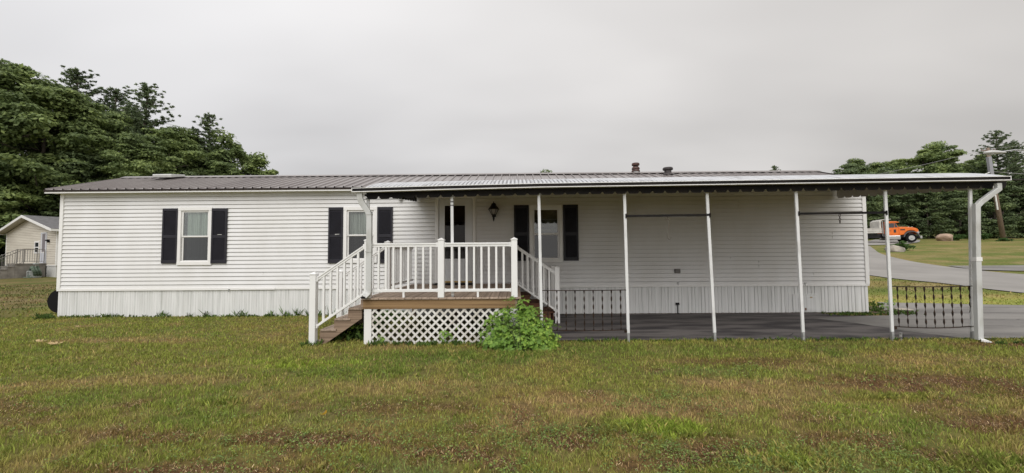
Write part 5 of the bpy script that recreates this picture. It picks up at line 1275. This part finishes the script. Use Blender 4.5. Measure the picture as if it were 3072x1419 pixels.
nw = q.build('window', M_TRIM, nh, local=True); q = MB(); q.box(3.12, 3.70, -.04, -.031, 1.60, 2.24); q.build('pane', M_WIN, nw, local=True)
q = MB(); q.box(4.02, 4.12, -.06, 0, .78, 2.90); q.box(4.78, 4.88, -.06, 0, .78, 2.90); q.box(4.12, 4.78, -.06, 0, 2.82, 2.90); q.box(4.12, 4.78, -.05, -.01, .82, 1.52)
nd = q.build('door', mat('pale_blue_grey_door', (.55, .57, .62), .5), nh, local=True)
q = MB(); q.box(4.2, 4.70, -.052, -.02, 1.60, 2.80); q.build('door_glass', mat('dull_violet_door_glass', (.22, .20, .22), .3), nd, local=True)
q = MB(); q.box(4.12, 4.78, -.05, -.02, 1.52, 1.60); q.box(4.12, 4.2, -.05, -.02, 1.6, 2.82); q.box(4.70, 4.78, -.05, -.02, 1.6, 2.82); q.build('door_stile', M_TRIM, nd, local=True)
q = MB(); q.box(4.98, 5.30, -.16, -.0, 2.32, 2.40); q.box(5.2, 5.32, -.14, -.02, 2.22, 2.32); q.build('porch_lamp', M_LANT, nh, local=True)
def nloc(u, v): c_, s_ = math.cos(nh.rotation_euler.z), math.sin(nh.rotation_euler.z); return Vector((nh.location.x + u * c_ - v * s_, nh.location.y + u * s_ + v * c_, 0))
stp = thing('concrete_steps', (-35.7, 28.0, nz), 'weathered concrete landing and steps with thin iron railing at the cream house door', 'steps', rz=math.atan2(-3, 7))
q = MB(); q.box(3.72, 4.93, -1.35, -.06, -.5, .78); q.box(3.68, 4.97, -1.39, -.055, .78, .85); q.build('landing', M_CONC, stp, local=True)
for i in range(5):
    zt = .68 - i * .17; q = MB(); q.box(3.72, 4.93, -1.355 - (i + 1) * .29, -1.36 - i * .29, -.6, zt - .05); q.box(3.69, 4.96, -1.385 - (i + 1) * .29, -1.345 - i * .29 - (.05 if i == 0 else .045), zt - .049, zt); q.build('step', M_CONC, stp, local=True)
top = lambda v: 1.76 if v > -1.0 else 1.76 + (v + 1.0) * .62
for uu in (4.88, 3.78):
    q = MB()
    for (a, b) in ((-.12, -1.0), (-1.0, -2.75)):
        q.bar((uu, a, top(a)), (uu, b, top(b)), .03, .035); q.bar((uu, a, top(a) - .80), (uu, b, top(b) - .80), .02, .02)
    v = -.12
    while v > -2.75: q.bar((uu, v, top(v) - .82), (uu, v, top(v)), .014, .014); v -= .105
    for v in (-.12, -1.0, -2.75): q.bar((uu, v, top(v) - .95), (uu, v, top(v)), .035, .035)
    q.build('iron_railing', mat('grey_iron', (.20, .19, .18), .6), stp, local=True)
p = nloc(5.45, -.75); hr = thing('hose_reel', (p.x, p.y, nz - .05), 'green garden hose coiled on a reel before the concrete steps', 'hose reel', rz=math.atan2(-3, 7))
q = MB()
for k in range(9): 
    rr_ = .36 + .03 * (k % 3); q.tube([(rr_ * math.cos(a), -.10 + .04 * k - .06 * math.sin(a * 2), .38 + rr_ * .85 * math.sin(a)) for a in [i * PI / 9 for i in range(19)]], .028, 6)
q.tube([(.3, -.2, .15), (.6, -.35, .05), (.8, -.25, .03), (.5, -.5, .03), (.1, -.4, .04), (-.2, -.3, .03)], .028, 6); q.build('hose', M_HOSE, hr, local=True)
q = MB(); q.tube([(0, -.25, .38), (0, .35, .38)], .05); q.box(-.25, -.19, -.2, .3, 0, .4); q.box(.19, .25, -.2, .3, 0, .4); q.box(.1, .45, -.05, .12, .85, .93); q.bar((.2, .03, .35), (.3, .03, .9), .03, .03); q.build('reel_frame', mat('pale_reel_plastic', (.35, .37, .36), .6), hr, local=True)
p = nloc(5.2, -2.0)

# ------------------------------------------------------------------ orange dump truck (x forward, front axle at origin)
tkz = GH(47.1, 48.3) + .05
tk = thing('dump_truck', (47.1, 48.3, tkz), 'orange dump truck with dusty white bed parked on the street', 'truck', rz=R(-20))
def tpart(name, q, m, parent=None, bevel=0.02): return q.build(name, m, parent or tk, local=True, bevel=bevel)
q = MB(); q.prism([(-1.12, 1.0), (-1.12, 1.88), (-.4, 1.86), (.35, 1.74), (.62, 1.62), (.72, 1.40), (.74, .95), (.60, .95), (.52, 1.18), (.30, 1.38), (0, 1.44), (-.30, 1.38), (-.52, 1.18), (-.62, .95), (-1.12, .85)], 'y', -.92, .92)
hood = tpart('hood', q, M_ORANGE, bevel=.06)
q = MB(); q.prism([(-1.13, .85), (-1.13, 1.86), (-1.42, 2.38), (-2.42, 2.40), (-2.45, .85)], 'y', -.96, .96); cab = tpart('cab', q, M_ORANGE, bevel=.05)
q = MB(); q.prism([(-2.50, 2.36), (-2.48, 2.50), (-2.1, 2.58), (-1.35, 2.54), (-1.08, 2.44), (-1.10, 2.39)], 'y', -1.0, 1.0); tpart('cab_roof', q, M_ORANGE, cab, .04)
for s in (-1, 1):
    y0, y1 = sorted((s * .962, s * .972)); q = MB(); q.prism([(-1.20, 1.82), (-1.42, 2.32), (-1.52, 2.32), (-1.52, 1.82)], 'y', y0, y1); q.prism([(-1.56, 1.80), (-1.56, 2.32), (-2.15, 2.32), (-2.15, 1.80)], 'y', y0, y1); tpart('side_window', q, M_WIN, cab, 0)
    q = MB(); q.box(-1.62, -1.40, y0, y1, 1.20, 1.58); q.box(-.98, -.55, *sorted((s * .922, s * .935)), 1.46, 1.60); tpart('side_vent', q, M_DKGREY, cab, 0)
    q = MB(); q.box(-2.16, -1.66, *sorted((s * .962, s * .968)), .95, .962); q.box(-2.18, -2.168, *sorted((s * .962, s * .968)), .95, 2.34); q.box(-2.05, -1.85, *sorted((s * .962, s * .969)), 1.40, 1.45); tpart('door_seam', q, M_DKGREY, cab, 0)
    q = MB()
    for k in range(13):
        a0_ = PI * (k / 13) * .96 + .06; a1_ = PI * ((k + 1) / 13) * .96 + .06; ya, yb = sorted((s * .90, s * 1.08)); r0, r1 = .66, .74
        q.hexa([(r0 * math.cos(a0_), ya, .62 + r0 * math.sin(a0_)), (r0 * math.cos(a1_), ya, .62 + r0 * math.sin(a1_)), (r0 * math.cos(a1_), yb, .62 + r0 * math.sin(a1_)), (r0 * math.cos(a0_), yb, .62 + r0 * math.sin(a0_)),
                (r1 * math.cos(a0_), ya, .62 + r1 * math.sin(a0_)), (r1 * math.cos(a1_), ya, .62 + r1 * math.sin(a1_)), (r1 * math.cos(a1_), yb, .62 + r1 * math.sin(a1_)), (r1 * math.cos(a0_), yb, .62 + r1 * math.sin(a0_))])
    tpart('fender_flare', q, mat('grey_fender', (.10, .10, .11), .6), hood, 0)
    q = MB(); q.lathe([(.26, -1.05), (.31, -1.04), (.31, -.2)] if s < 0 else [(.31, .2), (.31, 1.04), (.26, 1.05)], (-1.65, 0, .62), 20, 'x') if False else q.box(-2.25, -1.0, *sorted((s * .62, s * 1.06)), .35, .86); tpart('fuel_tank', q, M_CHROME, bevel=.09)
q = MB(); q.prism([(-1.115, 1.90), (-1.40, 2.36), (-1.38, 2.37), (-1.095, 1.90)], 'y', -.82, .82); tpart('windshield', q, M_WIN, cab, 0)
q = MB(); q.box(.70, .82, -.7, .7, .95, 1.45); tpart('grille', q, M_CHROME, hood)
q = MB(); q.box(.72, .92, -1.15, 1.15, .45, .75); tpart('bumper', q, M_CHROME)
for s in (-1, 1): q = MB(); q.box(.55, .76, *sorted((s * .72, s * .93)), 1.05, 1.28); tpart('headlight', q, MATS['pale_lens'], hood)
q = MB(); q.box(-8.0, .6, -.42, -.30, .62, .90); q.box(-8.0, .6, .30, .42, .62, .90); q.box(-7.9, -2.5, -.5, .5, .85, 1.1); q.box(-2.6, -2.3, -.9, .9, .7, 1.1); tpart('chassis', q, M_DKGREY, bevel=0)
q = MB(); q.tube([(-2.58, -.8, .8), (-2.58, -.8, 2.65)], .07, 10); tpart('exhaust_stack', q, M_CHROME, bevel=0)
for (x, dual) in ((0, 0), (-5.3, 1), (-6.6, 1)):
    for s in (-1, 1):
        yo = s * 1.02; w_ = -.30 if not dual else -.62
        a, b = yo, yo + s * w_
        q = MB(); lo_, hi_ = sorted((a, b)); q.lathe([(.30, lo_ + .01), (.45, lo_), (.52, lo_ + .04), (.535, lo_ + .09), (.535, hi_ - .09), (.52, hi_ - .04), (.45, hi_), (.30, hi_ - .01)], (x, 0, .535), 24, 'y'); wh = tpart('wheel', q, M_RUBBER, bevel=0)
        q = MB(); ya = yo + s * .006; q.lathe([(.29, 0), (.28, .012), (.22, .014), (.20, -.0), (.10, .0), (.095, .05), (.02, .055)] if s > 0 else [(.29, 0), (.28, -.012), (.22, -.014), (.20, 0), (.10, .0), (.095, -.05), (.02, -.055)], (x, ya, .535), 20, 'y', cap=False)
        tpart('rim', q, mat('pale_grey_rim', (.45, .45, .44), .5), wh, 0)
q = MB(); q.box(-8.1, -2.85, -1.2, -1.12, 1.17, 1.76); q.box(-8.1, -2.85, 1.12, 1.2, 1.17, 1.76); q.box(-8.1, -2.85, -1.12, 1.12, 1.17, 1.25); q.box(-8.1, -8.02, -1.12, 1.12, 1.25, 1.76)
for zz_ in (1.18, 1.44, 1.70): q.box(-8.12, -2.83, -1.24, -1.201, zz_, zz_ + .07)
for k in range(9): q.box(-8.0 + k * .62, -7.93 + k * .62, -1.235, -1.2015, 1.25, 1.70)
bed_ = tpart('dump_bed', q, M_BEDW, bevel=0)
q = MB(); q.prism([(-3.05, 1.765), (-3.05, 2.62), (-2.75, 2.82), (-1.9, 2.86), (-1.9, 2.80), (-2.72, 2.72), (-2.85, 2.55), (-2.86, 1.765)], 'y', -1.15, 1.15); tpart('cab_shield', q, M_BEDW, bed_, .01)
for x_ in (.0, .3): q = MB(); q.lathe([(.02, 1.80), (.05, 1.84), (.03, 1.90)], (x_ - .1, -.75, 0), 8); tpart('hood_marker', q, M_CHROME, hood, 0)

# ------------------------------------------------------------------ utility pole, street lamp, cables
PXb, PYb = 63.6, 52.4; pb = GH(PXb, PYb)
up = thing('utility_pole', (PXb, PYb, pb), 'leaning weathered wooden utility pole with grey conduit at the wood edge', 'utility pole')
topP = Vector((61.75, 52.0, 15.0))
q = MB(); q.tube([(PXb, PYb, pb - .3), tuple(topP)], [.27, .17], 14); q.build('shaft', M_POLE, up, smooth=True)
ax = Vector((PXb, PYb, pb)).lerp(topP, 1)
def along(t, dx=0, dy=0): return tuple(Vector((PXb, PYb, pb)).lerp(topP, t) + Vector((dx, dy, 0)))
q = MB(); q.tube([along(.33, -.32, -.2), along(.72, -.27, -.2)], .075, 8); q.build('conduit', M_TRIM, up)
q = MB(); q.bar(along(.68, -.30, -.15), along(.90, -.22, -.15), .42, .3); q.build('riser_box', mat('grey_riser', (.28, .28, .31), .6), up)
q = MB(); q.bar(along(.97, -.9, 0), along(.97, .9, 0), .1, .12); [q.lathe([(.05, 0), (.07, .06), (.05, .16)], along(.975, d_, 0), 8) for d_ in (-.8, 0, .8)]; q.build('crossarm', M_POLE, up)
sl_ = thing('street_lamp', (27.6, 20.2, GH(27.6, 20.2)), 'grey street lamp head on a long curved arm from the right', 'street lamp')
q = MB(); q.tube([(27.6, 20.2, .3), (27.6, 20.2, 6.9)], [.10, .07], 12); q.build('post', M_GALV, sl_, smooth=True)
q = MB(); q.tube([(27.6, 20.2, 5.9), (26.9, 20.1, 6.33), (26.0, 20.05, 6.52), (25.2, 20, 6.58), (24.5, 20, 6.50)], [.045, .04, .035, .032, .03], 8); q.build('arm', M_GALV, sl_, smooth=True)
q = MB(); n0 = []
for (x_, r_, h_) in ((24.62, .06, .05), (24.45, .10, .08), (24.15, .17, .11), (23.85, .19, .12), (23.68, .15, .09), (23.60, .05, .04)): n0.append((x_, r_, h_))
for (x_, r_, h_) in n0: q.v += [(x_, 20 + r_ * math.cos(a), 6.44 + h_ * (math.sin(a) if math.sin(a) > 0 else .55 * math.sin(a))) for a in [k * PI / 6 for k in range(12)]]
for i in range(5):
    for k in range(12): q.f.append((i * 12 + k, i * 12 + (k + 1) % 12, i * 12 + 12 + (k + 1) % 12, i * 12 + 12 + k))
q.f.append(tuple(range(60, 72))); q.f.append(tuple(range(12))[::-1]); hd = q.build('lamp_head', mat('pale_lamp_housing', (.50, .50, .49), .5), sl_, smooth=True)
q = MB(); q.lathe([(.05, -.12), (.12, -.07), (.14, -.02)], (23.88, 20, 6.43), 14); q.build('lamp_lens', MATS['pale_lens'], hd)
def cable(a, b, sag, r, label, m=M_WIRE):
    a = Vector(a); b = Vector(b); pts = [a.lerp(b, t / 16) - Vector((0, 0, sag * 4 * (t / 16) * (1 - t / 16))) for t in range(17)]
    q = MB(); q.tube(pts, r, 5); tag(q.build('overhead_cable', m, None), label, 'cable')
cable(along(.985), (-8, 46, 16.5), 4.0, .022, 'thin cable running left over the home from the utility pole top') if False else None
cable((61.75, 52, 14.85), (8.0, 30, 4.4), .6, .020, 'thin straight cable rising from behind the roof to the utility pole top')
cable((61.75, 52, 14.85), (96, 58, 21.5), .8, .020, 'thin cable running right from the utility pole top')
cable(along(.745), (44.5, 44.5, 8.7), .5, .045, 'pale thick cable hanging left from midway up the utility pole', M_TRIM)
cable(along(.745), (86, 54, 12.6), .7, .04, 'pale cable running right from midway up the utility pole')
cable((35.8, 30, 6.88), (60, 33, 7.9), .25, .06, 'thick black cable entering at the right photo edge', M_BLACK)
